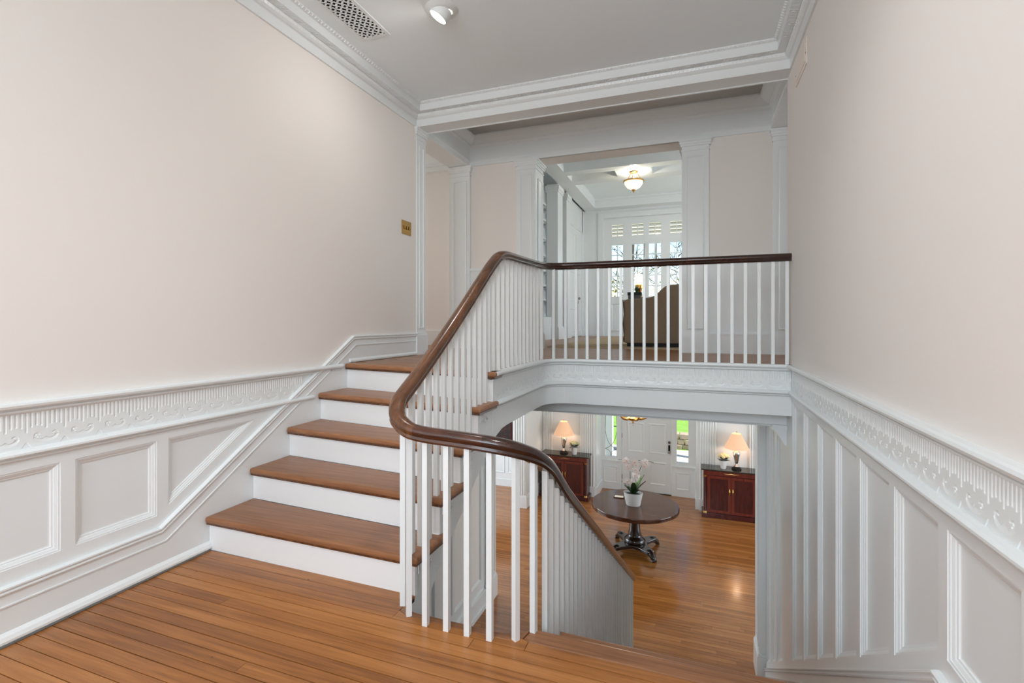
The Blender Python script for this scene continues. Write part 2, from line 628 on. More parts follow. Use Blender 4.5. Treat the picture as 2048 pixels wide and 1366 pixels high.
# ---- plaster walls of the stairwell
w = MB().box(XL - 0.285, XL, YB, 4.38, ZU - 0.02, 6.2).box(XL - 0.285, XL - 0.03, YB, 6.0, 0, ZU - 0.02)
wall_left = struct(w.build('wall_left', 'cream'), 'cream plaster stairwell wall above white panelling with brass switch plate', 'wall')
w = MB().box(XR, XR + 0.285, YB, 4.38, ZU - 0.02, 6.2).box(XR + 0.03, XR + 0.285, YB, 5.75, 0, ZU - 0.02)
wall_right = struct(w.build('wall_right', 'cream'), 'cream plaster stairwell wall beside the descending flight', 'wall')
w = MB().box(XL - 0.285, -2.3, YB - 0.2, YB, 0, 6.2).box(0.5, XR + 0.285, YB - 0.2, YB, 0, 6.2).box(-2.3, 0.5, YB - 0.2, YB, 0, 3.5).box(-2.3, 0.5, YB - 0.2, YB, 5.6, 6.2)
wall_back = struct(w.build('wall_back', 'cream'), 'cream wall with landing window behind the viewer', 'wall')
w = MB().box(XL - 0.285, XR + 0.285, YB - 0.2, 4.19, ZC, ZC + 0.15)
ceiling = struct(w.build('ceiling', 'ceil'), 'pale grey flat ceiling over the stairwell', 'ceiling')

# landing window behind the camera
w = MB()
for x in (-2.3, -1.4, -0.47, 0.44):
    w.box(x, x + 0.06, YB - 0.12, YB + 0.02, 3.5, 5.6)
for z in (3.5, 4.2, 4.87, 5.54):
    w.box(-2.3, 0.5, YB - 0.11, YB + 0.01, z, z + 0.06)
win = struct(w.build('window_1', 'white'), 'white landing window behind the viewer', 'window')
MB().box(-2.3, 0.5, YB - 0.06, YB - 0.055, 3.5, 5.6).build('pane', 'glass', win)

# ---- landing floor
edge = [(-1.215, 1.99), (-1.215, 1.915), (-1.19, 1.885), (-1.14, 1.873), (-0.74, 1.873), (-0.68, 1.885), (-0.645, 1.915), (-0.63, 1.945), (XR, 1.945)]
mb = MB().prism_z([(XL, YB), (XR, YB)] + [(XR, 1.94)] + [(x, y - 0.006) for x, y in reversed(edge[:-1])] + [(XL, 1.99)], ZL - 0.026, ZL - 0.012)
floor = struct(mb.build('floor', 'gap'), 'honey oak strip floor of the stair landing', 'floor')
MB().prism_z([(XL, YB), (XR, YB)] + [(XR, 1.92)] + [(x, y - 0.02) for x, y in reversed(edge[:-1])] + [(XL, 1.97)], ZL - 0.28, ZL - 0.0265).build('landing_apron', 'white', floor)
PW = 0.0595
y = 1.80
row = 0
while y > -0.6:
    x = XL + 0.012
    segs = []
    cuts = [XL + 0.038]
    xx = XL + random.uniform(0.4, 4.5)
    while xx < XR - 0.4:
        cuts.append(xx)
        xx += random.uniform(2.2, 3.6)
    cuts.append(XR - 0.012)
    for a, b in zip(cuts[:-1], cuts[1:]):
        g = 0.0009
        MB().box(a + g, b - g, y - PW + 0.0017, y - 0.0017, ZL - 0.016, ZL + random.uniform(-0.0006, 0.0004)).build('plank', 'oak', floor)
    y -= PW
    row += 1
MB().box(XL + 0.01, XR - 0.01, YB, y - 0.002, ZL - 0.016, ZL).build('plank', 'oak', floor)
# strips between the planks and the stair edge, and the nosing along the edge
MB().box(XL + 0.038, -1.217, 1.8015, 1.86, ZL - 0.016, ZL).build('plank', 'oak', floor)
MB().box(XL + 0.038, -1.217, 1.8622, 1.92, ZL - 0.016, ZL - 0.0004).build('plank', 'oak', floor)
MB().box(XL + 0.038, -1.217, 1.9222, 1.99, ZL - 0.016, ZL).build('plank', 'oak', floor)
MB().box(-0.615, XR - 0.012, 1.8015, 1.853, ZL - 0.016, ZL).build('plank', 'oak', floor)
MB().prism_z([(-1.2155, 1.8015), (-0.617, 1.8015), (-0.617, 1.853), (-0.645, 1.865), (-0.70, 1.835), (-1.16, 1.835), (-1.2155, 1.86)], ZL - 0.016, ZL).build('plank', 'oak', floor)
MB().prism_z([(-1.2155, 1.8615), (-1.16, 1.8365), (-0.70, 1.8365), (-0.646, 1.8665), (-0.63, 1.945), (-0.645, 1.915), (-0.68, 1.885), (-0.74, 1.873), (-1.14, 1.873), (-1.19, 1.885), (-1.2155, 1.915)], ZL - 0.03, ZL).build('landing_nosing', 'tread', floor, bevel=0.006)
MB().prism_z([(-0.6445, 1.8665), (-0.614, 1.8545), (XR - 0.012, 1.8545), (XR - 0.012, 1.945), (-0.628, 1.945)], ZL - 0.032, ZL).build('landing_nosing', 'tread', floor, bevel=0.010, bseg=3)

# ---- upper floor slab and boards
mb = MB()
mb.prism_z([(XL - 0.05, 3.215), (-1.258, 2.99), (-1.258, 4.0), (-1.225, 4.12), (-1.12, 4.225), (-1.0, 4.258), (XR + 0.285, 4.258), (XR + 0.285, 5.76), (XL - 0.05, 5.76)], 3.0, ZU - 0.012)
mb.box(-6.0, XL - 0.05, 4.2, 6.3, 2.96, ZU - 0.012).box(XR + 0.285, 4.2, 4.2, 6.3, 2.96, ZU - 0.012)
mb.box(-3.2, 3.2, 5.76, 11.7, 2.96, ZU - 0.012)
fl_up = struct(mb.build('floor', 'white'), 'polished oak floor of the upper passage and room behind the balusters', 'floor')
mb = MB()
y = 3.03
while y < 11.5:
    x = -2.95
    while x < 2.9:
        x2 = min(2.9, x + random.uniform(0.7, 2.2))
        for a, b in ((x, x2),):
            if y < 4.24:
                lo = XL + 0.01
                hi = -1.236 if y < 4.0 else -1.0 - math.sqrt(max(0.0, 0.228 ** 2 - (y - 4.0) ** 2))
                a, b = max(a, lo), min(b, hi)
            elif y < 5.7:
                pass
            if y < 3.255:
                # first rows: cut along the back of the skewed top nosing
                xl_ = lambda yy: XL + 0.013 + (3.254 - yy) / 0.2335 * (-1.236 - XL - 0.013)
                a0, a1 = max(a, xl_(y + 0.001)), max(a, xl_(y + PW - 0.001))
                if b - a0 > 0.01:
                    mb.prism_z([(a0, y + 0.001), (b, y + 0.001), (b, y + PW - 0.001), (a1, y + PW - 0.001)], ZU - 0.014, ZU)
                elif b - a1 > 0.01:
                    mb.prism_z([(b, y + 0.03), (b, y + PW - 0.001), (a1, y + PW - 0.001)], ZU - 0.014, ZU)
                continue
            if b - a > 0.02:
                mb.box(a + 0.0008, b - 0.0008, y + 0.001, y + PW - 0.001, ZU - 0.014, ZU)
        x = x2
    y += PW
y = 4.26
while y < 6.16:                                  # side passages
    for xa, xb in ((-6.0, -4.4), (-4.4, -2.952), (2.902, 4.18)):
        mb.box(xa + 0.0008, xb - 0.0008, y + 0.001, y + PW - 0.001, ZU - 0.014, ZU)
    y += PW
o = mb.build('floor_planks', 'oak_up', fl_up)
o['kind'] = 'stuff'

# ---- beam over the balcony edge, crown moulding round the stairwell
mb = MB().box(XL - 0.285, XR + 0.285, 4.205, 4.375, 5.6125, 6.3)
beam = struct(mb.build('beam', 'white'), 'white beam spanning the stairwell above the balcony railing', 'beam')
MB().box(XL, XR, 4.368, 4.384, 5.605, 5.64).build('edge_bead', 'white', beam)
crown_path = plan_path([(XL, YB), (XL, 4.205), (XR, 4.205), (XR, YB)])
crown_prof = [(-0.02, 5.6095), (0.014, 5.6095), (0.014, 5.674), (0.018, 5.678), (0.030, 5.681), (0.046, 5.694), (0.052, 5.711), (0.052, 5.716), (0.110, 5.716), (0.110, 5.774), (0.113, 5.778), (0.122, 5.781), (0.134, 5.788), (0.138, 5.797), (-0.02, 5.80)]
trim = struct(sweep_plan(MB(), crown_path, crown_prof).build('trim_1', 'white'), 'white carved crown moulding round the stairwell ceiling', 'moulding')


def along(path, step, start=0.0, end=None):
    out = []
    for a, b in zip(path[:-1], path[1:]):
        d = (b - a)
        L = d.length
        d.normalize()
        n = int(L / step)
        for k in range(n):
            t = (k + 0.5) * step
            out.append((a + d * t, d, Vector((d.y, -d.x)), t, L))
    return out


egg = MB()
for p, d, n, t, L in along([Vector((XL, -0.2)), Vector((XL, 4.205)), Vector((XR, 4.205)), Vector((XR, -0.2))], 0.030):
    if t < 0.05 or t > L - 0.05: continue
    for (o0, z0), (o1, z1), wd in (((0.024, 5.683), (0.052, 5.708), 0.0095), ((0.118, 5.780), (0.136, 5.792), 0.009)):
        c = p + n * ((o0 + o1) / 2 + 0.001)
        rows = []
        for k in range(4):
            a = k / 3
            pr = math.sin(PI * (0.12 + 0.76 * a))
            oo = o0 + (o1 - o0) * a
            zz = z0 + (z1 - z0) * a
            rows.append([(p.x + n.x * (oo + 0.004 * pr * q2) + d.x * q * wd * pr, p.y + n.y * (oo + 0.004 * pr * q2) + d.y * q * wd * pr, zz - 0.007 * pr * q2) for q, q2 in ((-1, 0), (-0.5, 0.9), (0.5, 0.9), (1, 0))])
        egg.grid(rows)
        # dart
        q0 = p + d * 0.015 + n * o0
        q1 = p + d * 0.015 + n * o1
        egg.tube([(q0.x, q0.y, z0 - 0.001), (q1.x, q1.y, z1 - 0.001)], 0.0018, 4)
o = egg.build('egg_and_dart', 'white', trim)
o['kind'] = 'stuff'
ac = MB()
for p, d, n, t, L in along([Vector((XL, -0.2)), Vector((XL, 4.205)), Vector((XR, 4.205)), Vector((XR, -0.2))], 0.0135):
    if t < 0.13 or t > L - 0.13: continue
    k = int(t / 0.0135) % 11
    if k < 8:
        sl = 0.016
        a = p + n * 0.058 - d * sl / 2
        b = p + n * 0.104 + d * sl / 2
        ac.tube([(a.x, a.y, 5.715), (b.x, b.y, 5.715)], 0.0026, 4)
    elif k == 9:
        c = p + n * 0.082
        pts = [(c.x + d.x * (0.016 - 0.0015 * j) * math.cos(j) + n.x * (0.016 - 0.0015 * j) * math.sin(j), c.y + d.y * (0.016 - 0.0015 * j) * math.cos(j) + n.y * (0.016 - 0.0015 * j) * math.sin(j), 5.7145) for j in range(9)]
        ac.tube(pts, 0.0032, 4)
o = ac.build('leaf_relief', 'white', trim)
o['kind'] = 'stuff'

# ---- left wall panelling
SL = 0.62
capz = ZL + 0.222
K0 = 1.727
def cap_left(s):
    return capz if s <= K0 else capz + SL * (s - K0)
pz = 3.099
flat = lambda s: ZL + 0.285
def slope3(s): return 2.755 + 0.645 * (s - 1.777)
left_panels = [(0.16, 0.511, flat, pz), (0.563, 0.914, flat, pz), (0.965, 1.314, flat, pz), (1.368, 1.719, flat, pz), (1.777, 1.777 + (pz - 2.755) / 0.645, slope3, pz)]
wl = wainscot('trim_2', 'white panelled wainscot on the wall beside the landing', fL, -0.9, 2.62, left_panels, ZU - 0.235, lambda s: min(cap_left(s) - 0.01, ZU - 0.24), pz)
MB().box(XL - 0.03, XL, YB, -0.9, ZL - 0.02, ZU - 0.235).build('panel', 'white', wl)
fb = MB().prism_x([(YB, ZU - 0.24), (2.50, ZU - 0.24), (2.92, ZU - 0.02), (2.92, ZU - 0.002), (YB, ZU - 0.002)], XL - 0.02, XL - 0.0055)
fr_l = struct(fb.build('trim_3', 'white'), 'carved white frieze of flutes and scrolls under the chair rail by the landing', 'frieze')
sweep_wall(MB(), [(YB, ZU), (3.10, ZU)], RAIL_PROF, fL).build('chair_rail', 'white', fr_l)
sweep_wall(MB(), [(YB, ZU), (2.80, ZU)], LOW_PROF, fL).build('lower_rail', 'white', fr_l)
frieze(fr_l, lambda s: (XL + 0.001, s), lambda s: (1, 0), 0.2, 2.70, phase=1.1975)

# skirting: landing, up the flight, and along the upper floor
CAPP = [(-0.01, -0.004), (0.012, -0.004), (0.016, 0.001), (0.024, 0.004), (0.026, 0.010), (0.020, 0.014), (0.020, 0.018), (0.030, 0.024), (0.030, 0.030), (0.012, 0.034), (-0.01, 0.034)]
CAPP = [(h * 0.8, o - 0.03) for h, o in CAPP]
YT = K0 + (ZU + 0.209 - capz) / SL
skl = MB()
skl.prism_x([(YB, ZL - 0.03), (2.05, ZL - 0.2), (3.3, ZU - 0.5), (4.2, ZU - 0.5), (4.2, ZU + 0.19), (YT, ZU + 0.19), (K0, capz - 0.014), (YB, capz - 0.014)], XL - 0.02, XL + 0.012)
sk_left = struct(skl.build('baseboard_left', 'white'), 'white skirting board rising with the stairs along the cream wall', 'baseboard')
sweep_wall(MB(), [(YB, capz), (K0, capz), (YT, ZU + 0.209), (4.2, ZU + 0.209)], CAPP, fL).build('skirting_cap', 'white', sk_left)
sweep_wall(MB(), [(YB, ZL + 0.148), (K0 + 0.028, ZL + 0.148), (YT + 0.03, ZU + 0.137), (4.2, ZU + 0.137)], [(0.0, -0.003), (0.017, -0.003), (0.017, 0.003), (0.0, 0.004)], fL).build('bead', 'white', sk_left)
sweep_wall(MB(), [(YB, ZL), (2.0, ZL)], [(0.0, 0.010), (0.034, 0.010), (0.034, 0.020), (0.026, 0.034), (0.020, 0.040), (0.014, 0.046), (0.0, 0.046)], fL).build('shoe_moulding', 'white', sk_left)
sweep_wall(MB(), [(3.19, ZU), (4.2, ZU)], [(0.0, 0.006), (0.026, 0.006), (0.026, 0.018), (0.016, 0.032), (0.0, 0.036)], fL).build('shoe_moulding', 'white', sk_left)

# ---- right wall panelling
SR = 0.656
KR = 1.825
def cap_right(s):
    return capz if s <= KR else capz - SR * (s - KR)
def rbot(s):
    return ZL + 0.285 if s <= 1.83 else 2.483 - SR * (s - 2.176)
rp = [(0.25, 0.60, flat, pz), (0.645, 0.99, flat, pz), (1.04, 1.385, flat, pz), (1.435, 1.781, flat, pz)]
for k in range(6):
    a = 1.838 + 0.398 * k
    rp.append((a, a + 0.347, rbot, pz))
wr = wainscot('trim_4', 'white panelled wainscot descending beside the lower flight', fR, -0.9, 4.22, rp, ZU - 0.235, lambda s: cap_right(s) - 0.01, pz)
MB().box(XR, XR + 0.03, YB, -0.9, ZL - 0.02, ZU - 0.235).build('panel', 'white', wr)
rp2 = []
for k in range(3):
    a = 4.62 + 0.345 * k
    rp2.append((a, a + 0.295, rbot, 2.70))
wr2 = wainscot('trim_5', 'narrow white panels at the foot of the stairs under the balcony', fR, 4.22, 5.66, rp2, 3.0, lambda s: cap_right(s) - 0.01, 2.70)
fb = MB().box(XR + 0.0055, XR + 0.02, YB, 4.215, ZU - 0.24, ZU - 0.002)
fr_r = struct(fb.build('trim_6', 'white'), 'carved white frieze of flutes and scrolls along the wall beside the descending flight', 'frieze')
sweep_wall(MB(), [(YB, ZU), (4.215, ZU)], RAIL_PROF, fR).build('chair_rail', 'white', fr_r)
sweep_wall(MB(), [(YB, ZU), (4.215, ZU)], LOW_PROF, fR).build('lower_rail', 'white', fr_r)
frieze(fr_r, lambda s: (XR - 0.001, s), lambda s: (-1, 0), 0.4, 4.212, phase=1.497 - PERIOD / 2)
skr = MB()
skr.prism_x([(YB, ZL - 0.03), (1.95, ZL - 0.03), (2.0, ZL - 0.35), (5.3, 0.0), (5.66, 0.0), (5.66, 0.11), (KR, capz - 0.014), (YB, capz - 0.014)], XR + 0.02, XR - 0.012)
sk_right = struct(skr.build('baseboard_right', 'white'), 'white skirting board stepping down beside the lower flight', 'baseboard')
sweep_wall(MB(), [(YB, capz), (KR, capz), (5.66, cap_right(5.66))], CAPP, fR).build('skirting_cap', 'white', sk_right)
sweep_wall(MB(), [(YB, ZL + 0.135), (KR - 0.03, ZL + 0.135), (5.66, cap_right(5.66) - 0.085)], [(0.0, -0.003), (0.017, -0.003), (0.017, 0.003), (0.0, 0.004)], fR).build('bead', 'white', sk_right)

# pilasters at the foot of the right wall
def pilaster(parent_name, label, x0, x1, y0, y1, z0, z1, axis, base=0.20, cap=0.12, flutes=0, mat='white', panelled=True, top_panel=0.06):
    """axis: '-y' front faces -Y (front plane y0); '-x' faces -X (front plane x0); '+x' faces +X (front plane x1)."""
    o = MB().box(x0, x1, y0, y1, z0, z1).build(parent_name, mat)
    struct(o, label, 'pilaster')
    e = 0.018
    MB().box(x0 - e, x1 + e, y0 - e, y1 + e, z0, z0 + base - 0.035).build('plinth', mat, o)
    b = MB().box(x0 - e * 0.9, x1 + e * 0.9, y0 - e * 0.9, y1 + e * 0.9, z0 + base - 0.035, z0 + base - 0.02)
    b.box(x0 - e * 0.5, x1 + e * 0.5, y0 - e * 0.5, y1 + e * 0.5, z0 + base - 0.02, z0 + base)
    b.build('base_moulding', mat, o)
    c = MB()
    for q, (za, zb, ee) in enumerate(((0.0, 0.2, 0.030), (0.2, 0.42, 0.022), (0.42, 0.6, 0.014), (0.9, 1.0, 0.008))):
        c.box(x0 - ee, x1 + ee, y0 - ee, y1 + ee, z1 - cap * zb, z1 - cap * za)
    c.build('capital', mat, o)
    if panelled:
        m = 0.045
        if axis == '-y':
            fm = lambda s, z, h: (s, y0 - 0.004 - h, z)
            pl = [(x0 + m, z0 + base + m), (x1 - m, z0 + base + m), (x1 - m, z1 - cap - top_panel), (x0 + m, z1 - cap - top_panel)]
        elif axis == '+x':
            fm = lambda s, z, h: (x1 + 0.004 + h, s, z)
            pl = [(y0 + m, z0 + base + m), (y1 - m, z0 + base + m), (y1 - m, z1 - cap - top_panel), (y0 + m, z1 - cap - top_panel)]
        else:
            fm = lambda s, z, h: (x0 - 0.004 - h, s, z)
            pl = [(y0 + m, z0 + base + m), (y1 - m, z0 + base + m), (y1 - m, z1 - cap - top_panel), (y0 + m, z1 - cap - top_panel)]
        prof = [(0.0, -0.003), (0.0, 0.004), (0.006, 0.005), (0.010, 0.0), (0.014, -0.003), (0.016, -0.003)]
        panel(MB(), pl, fm, prof).build('panel', mat, o)
    for k in range(flutes):
        if axis == '-y':
            wv = (x1 - x0 - 0.03) / flutes
            c0 = x0 + 0.015 + wv * (k + 0.5)
            MB().tube([(c0, y0 - 0.001, z0 + base + 0.02), (c0, y0 - 0.001, z1 - cap - 0.02)], wv * 0.36, 8).build('reed', mat, o)
        else:
            wv = (y1 - y0 - 0.03) / flutes
            c0 = y0 + 0.015 + wv * (k + 0.5)
            xf = x1 + 0.001 if axis == '+x' else x0 - 0.001
            MB().tube([(xf, c0, z0 + base + 0.02), (xf, c0, z1 - cap - 0.02)], wv * 0.36, 8).build('reed', mat, o)
    return o


pilaster('pillar', 'white pilaster at the foot of the panelled wall by the lower flight', 0.625, 0.975, 5.62, 5.92, 0, 2.86, '-x', base=0.30, cap=0.14, panelled=True)
pb = struct(MB().box(0.585, XR, 4.40, 4.64, 2.845, 2.885).build('trim_16', 'white'), 'white moulded bracket under the balcony beam', 'bracket')
MB().prism_y([(0.60, 2.845), (XR, 2.845), (XR, 2.72), (0.672, 2.73), (0.65, 2.77), (0.625, 2.81)], 4.42, 4.62).build('scroll_bracket', 'white', pb)

# ---- balcony fascia with its frieze, curving into the side of the stairs
fpts = [(-1.215, 2.93), (-1.215, 4.0)]
for k in range(1, 13):
    a = PI - (PI / 2) * k / 12
    fpts.append((-1.0 + 0.215 * math.cos(a), 4.0 + 0.215 * math.sin(a)))
fpts.append((XR + 0.001, 4.215))
fpath = plan_path(fpts)
fprof = [(-0.02, 2.993), (0, 2.993), (0, ZU - 0.215), (-0.0065, ZU - 0.215), (-0.0065, ZU - 0.003), (-0.02, ZU - 0.003)]
fascia = struct(sweep_plan(MB(), fpath, fprof).build('trim_7', 'white'), 'white balcony fascia with carved frieze below the upper railing', 'frieze')
sweep_plan(MB(), fpath, [(h, ZU + z) for h, z in RAIL_PROF]).build('fascia_nosing', 'white', fascia, smooth=True)
sweep_plan(MB(), fpath, [(h, ZU + z) for h, z in LOW_PROF]).build('lower_rail', 'white', fascia, smooth=True)
seg_len = [(b - a).length for a, b in zip(fpath[:-1], fpath[1:])]
FTOT = sum(seg_len)
def fpos(s):
    for (a, b), L in zip(zip(fpath[:-1], fpath[1:]), seg_len):
        if s <= L:
            q = a + (b - a) * (s / L)
            return (q.x, q.y)
        s -= L
    return (fpath[-1].x, fpath[-1].y)
def fnor(s):
    for (a, b), L in zip(zip(fpath[:-1], fpath[1:]), seg_len):
        if s <= L or L is seg_len[-1]:
            d = (b - a).normalized()
            return (d.y, -d.x)
        s -= L
    return (0, -1)
frieze(fascia, fpos, fnor, 0.0, FTOT - 0.003, phase=0.03, curved=lambda a, b: b > 1.07 and a < 1.07 + 0.215 * PI / 2)
# header under the balcony
hd = MB().box(-1.6, XR + 0.03, 4.42, 4.62, 2.886, 3.0).box(-1.5, XR + 0.03, 4.47, 4.60, 2.86, 2.886)
struct(hd.build('beam', 'white'), 'grey-white beam beneath the balcony fascia over the entrance hall', 'beam')

# ================================================================== STAIRS
RISE = (ZU - ZL) / 5.0
YR0, RUN_R = 1.956, 0.236
YL0, RUN_L = 1.967, 0.2915
XSTR = -1.215
XNOSE = -1.183
st = empty('staircase', (-1.9, 2.5, ZL))
tag(st, 'short oak and white flight climbing from the landing to the upper floor', 'staircase')
def P(o, parent):                       # keep world placement under an offset Empty
    o.parent = parent
    o.matrix_parent_inverse = Matrix.Translation(parent.location).inverted()
    return o
for i in range(5):
    z = ZL + RISE * (i + 1)
    yl, yr = YL0 + RUN_L * i, YR0 + RUN_R * i
    yl2, yr2 = yl + RUN_L + 0.03, yr + RUN_R + 0.03
    if i == 4:
        yl2, yr2 = yl + 0.12, yr + 0.12
    xl = XL + 0.013
    poly = [(xl, yl), (XNOSE, yr), (XNOSE, yr2 + 0.035), (XSTR, yr2 + 0.035), (XSTR, yr2), (xl, yl2)]
    P(MB().prism_z(poly, z - 0.034, z).build('tread', 'tread', None, bevel=0.013, bseg=4), st)
    # little cove under the nosing, in dark wood that paints its shadow line
    P(MB().prism_z([(xl, yl + 0.012), (XNOSE - 0.012, yr + 0.012), (XNOSE - 0.012, yr2 + 0.02), (XSTR, yr2 + 0.02), (XSTR, yr + 0.036), (xl, yl + 0.036)], z - 0.046, z - 0.032).build('shaded_cove_strip', 'rail_brown', None), st)
    r = MB().prism_z([(xl, yl + 0.030), (XSTR + 0.002, yr + 0.030), (XSTR + 0.002, yr + 0.05), (xl, yl + 0.05)], z - RISE - 0.002, z - 0.033)
    P(r.build('riser', 'riser'), st)
# string on the well side
top = []
for i in range(5):
    yr = YR0 + RUN_R * i + 0.034
    top += [(yr, ZL + RISE * i), (yr, ZL + RISE * (i + 1) - 0.033)]
yz = [(1.99, ZL - 0.28), (1.99, 2.37), (2.12, 2.452), (2.55, 2.71), (2.99, 2.955), (3.15, 2.985), (3.3, 2.993), (3.3, 3.35)]
strn = MB().prism_x([(1.93, 1.98), (2.01, 2.17), (2.075, 2.287), (2.15, 2.38), (2.25, 2.476), (2.6, 2.713), (2.95, 2.945), (3.1, 2.985), (3.3, 2.998), (3.3, ZU - 0.034)] + list(reversed(top)) + [(1.93, ZL - 0.002)], XSTR - 0.04, XSTR - 0.003)
P(strn.build('string_board', 'white'), st)
# carved brackets under each return: small scroll on the string
for i in range(4):
    yr = YR0 + RUN_R * i
    z = ZL + RISE * (i + 1)
    b = MB()
    for k in range(4):
        b.tube([(XSTR + 0.002, yr + 0.06 + 0.018 * k, z - 0.05), (XSTR + 0.002, yr + 0.06 + 0.018 * k, z - 0.10 + 0.005 * k)], 0.005, 5)
    pts = [(XSTR + 0.003, yr + 0.15 + (0.03 - 0.0028 * j) * math.cos(j * 0.7), z - 0.10 + (0.026 - 0.0025 * j) * math.sin(j * 0.7)) for j in range(11)]
    b.tube(pts, 0.0045, 5)
    P(b.build('bracket_carving', 'white', smooth=False), st)
sof = MB().prism([(XL, 1.99, 2.30), (XSTR - 0.04, 1.99, 2.30), (XSTR - 0.04, 2.95, 2.90), (XL, 3.15, 2.90)], [(XL, 1.99, 2.34), (XSTR - 0.04, 1.99, 2.34), (XSTR - 0.04, 2.95, 2.94), (XL, 3.15, 2.94)])
P(sof.build('soffit', 'white'), st)

# lower flight
st2 = empty('staircase', (0, 3.6, 0))
tag(st2, 'lower flight descending from the landing to the entrance hall', 'staircase')
R2, G2 = ZL / 13.0, 0.285
for i in range(1, 13):
    z = ZL - R2 * i
    y0 = 1.945 + G2 * (i - 1) - 0.0
    P(MB().box(-0.655, XR - 0.013, y0, y0 + G2 + 0.03, z - 0.032, z).build('tread', 'tread', None, bevel=0.01), st2)
for i in range(0, 13):
    y0 = 1.945 + G2 * i - 0.03
    P(MB().box(-0.63, XR - 0.013, y0 - 0.018, y0, ZL - R2 * (i + 1), ZL - R2 * i - 0.033).build('riser', 'riser'), st2)
P(MB().prism_x([(1.88, ZL - 0.30), (1.88, ZL - 0.04), (1.93, ZL - 0.04), (5.36, 0.17), (5.36, 0.0), (5.0, 0.0)], -0.64, -0.60).build('string_board', 'white'), st2)

# ---- balustrade: handrail in lengths of different timber, every baluster its own part
bal = empty('balustrade', (-1.22, 3.0, ZL))
tag(bal, 'white square balusters under a dark wooden handrail winding round the stairwell', 'balustrade')
XB = -1.240          # baluster line on the upper flight
ctrl_up = [(-1.240, 1.90), (-1.240, 2.05)]


def catmull(pts, n=8):
    pts = [Vector(p) for p in pts]
    out = []
    for i in range(len(pts) - 1):
        p0 = pts[i - 1] if i > 0 else pts[i] * 2 - pts[i + 1]
        p1, p2 = pts[i], pts[i + 1]
        p3 = pts[i + 2] if i + 2 < len(pts) else pts[i + 1] * 2 - pts[i]
        for k in range(n):
            t = k / n
            out.append(0.5 * ((2 * p1) + (p2 - p0) * t + (2 * p0 - 5 * p1 + 4 * p2 - p3) * t * t + (3 * p1 - p0 - 3 * p2 + p3) * t ** 3))
    out.append(pts[-1])
    return out


ZR = 4.195
RAIL = [(XR, 4.235, ZR), (0.3, 4.235, ZR), (-0.3, 4.235, ZR), (-0.8, 4.235, ZR), (-1.02, 4.235, ZR), (-1.13, 4.21, ZR - 0.001), (-1.205, 4.145, ZR - 0.003), (-1.238, 4.03, ZR - 0.006), (XB, 3.8, ZR - 0.012),
        (XB, 3.45, ZR - 0.02), (XB, 3.22, ZR - 0.026), (XB, 3.10, 4.146), (XB, 3.00, 4.092), (XB, 2.88, 4.012), (XB, 2.6, 3.81), (XB, 2.3, 3.604), (XB, 2.05, 3.442), (XB, 1.95, 3.382),
        (-1.236, 1.885, 3.342), (-1.205, 1.828, 3.290), (-1.14, 1.802, 3.252), (-1.06, 1.800, 3.235), (-0.90, 1.803, 3.226), (-0.76, 1.812, 3.215), (-0.675, 1.845, 3.195), (-0.622, 1.915, 3.158), (-0.601, 2.02, 3.100), (-0.598, 2.14, 3.022),
        (-0.598, 2.30, 2.905), (-0.598, 2.5, 2.772), (-0.598, 3.2, 2.330), (-0.598, 4.2, 1.699), (-0.598, 5.22, 1.055)]
rp3 = catmull(RAIL, 8)
RPROF = [(-0.030, -0.020), (-0.022, -0.030), (0.022, -0.030), (0.030, -0.020), (0.026, -0.010), (0.034, 0.002), (0.034, 0.014), (0.026, 0.025), (0.010, 0.031), (-0.010, 0.031), (-0.026, 0.025), (-0.034, 0.014), (-0.034, 0.002), (-0.026, -0.010)]


def rail_piece(i0, i1, mat):
    rows = []
    for i in range(i0, i1 + 1):
        a, b = rp3[max(0, i - 1)], rp3[min(len(rp3) - 1, i + 1)]
        t = (b - a).normalized()
        s = Vector((t.x, t.y, 0)).normalized()
        s = Vector((s.y, -s.x, 0))
        u = s.cross(t).normalized()
        if u.z < 0: u = -u
        rows.append([rp3[i] + s * x + u * y for x, y in RPROF])
    return P(MB().grid(rows, close_u=True, cap=True).build('handrail', mat, None, smooth=True), bal)


rail_piece(0, 9 * 8, 'rail_dark')
rail_piece(9 * 8, 13 * 8, 'rail_brown')
rail_piece(13 * 8, 17 * 8 + 4, 'rail_brown')
rail_piece(17 * 8 + 4, 20 * 8 + 5, 'rail_brown')
rail_piece(20 * 8 + 5, 22 * 8 + 6, 'rail_mid')
rail_piece(22 * 8 + 6, len(rp3) - 1, 'rail_dark')


def rail_z(x, y, lo=0, hi=None):
    best = min(range(lo, (hi or len(rp3)) - 1), key=lambda i: (rp3[i] - Vector((x, y, rp3[i].z))).length + (rp3[i + 1] - Vector((x, y, rp3[i + 1].z))).length)
    a, b = rp3[best], rp3[best + 1]
    d = Vector((b.x - a.x, b.y - a.y))
    L2 = d.length_squared
    t = 0 if L2 == 0 else max(0, min(1, ((x - a.x) * d.x + (y - a.y) * d.y) / L2))
    q = a + (b - a) * t
    slope = abs(b.z - a.z) / max(1e-6, d.length)
    return q.z - 0.031 * math.sqrt(1 + slope * slope) + 0.004


def baluster(x, y, z0, rot=0.0, lo=0, hi=None):
    h = 0.0118
    z1 = rail_z(x, y, lo, hi)
    cs, sn = math.cos(rot), math.sin(rot)
    q = [(x + cs * a - sn * b, y + sn * a + cs * b) for a, b in ((-h, -h), (h, -h), (h, h), (-h, h))]
    P(MB().prism_z(q, z0 - 0.002, z1 + 0.006).build('baluster', 'white', None), bal)


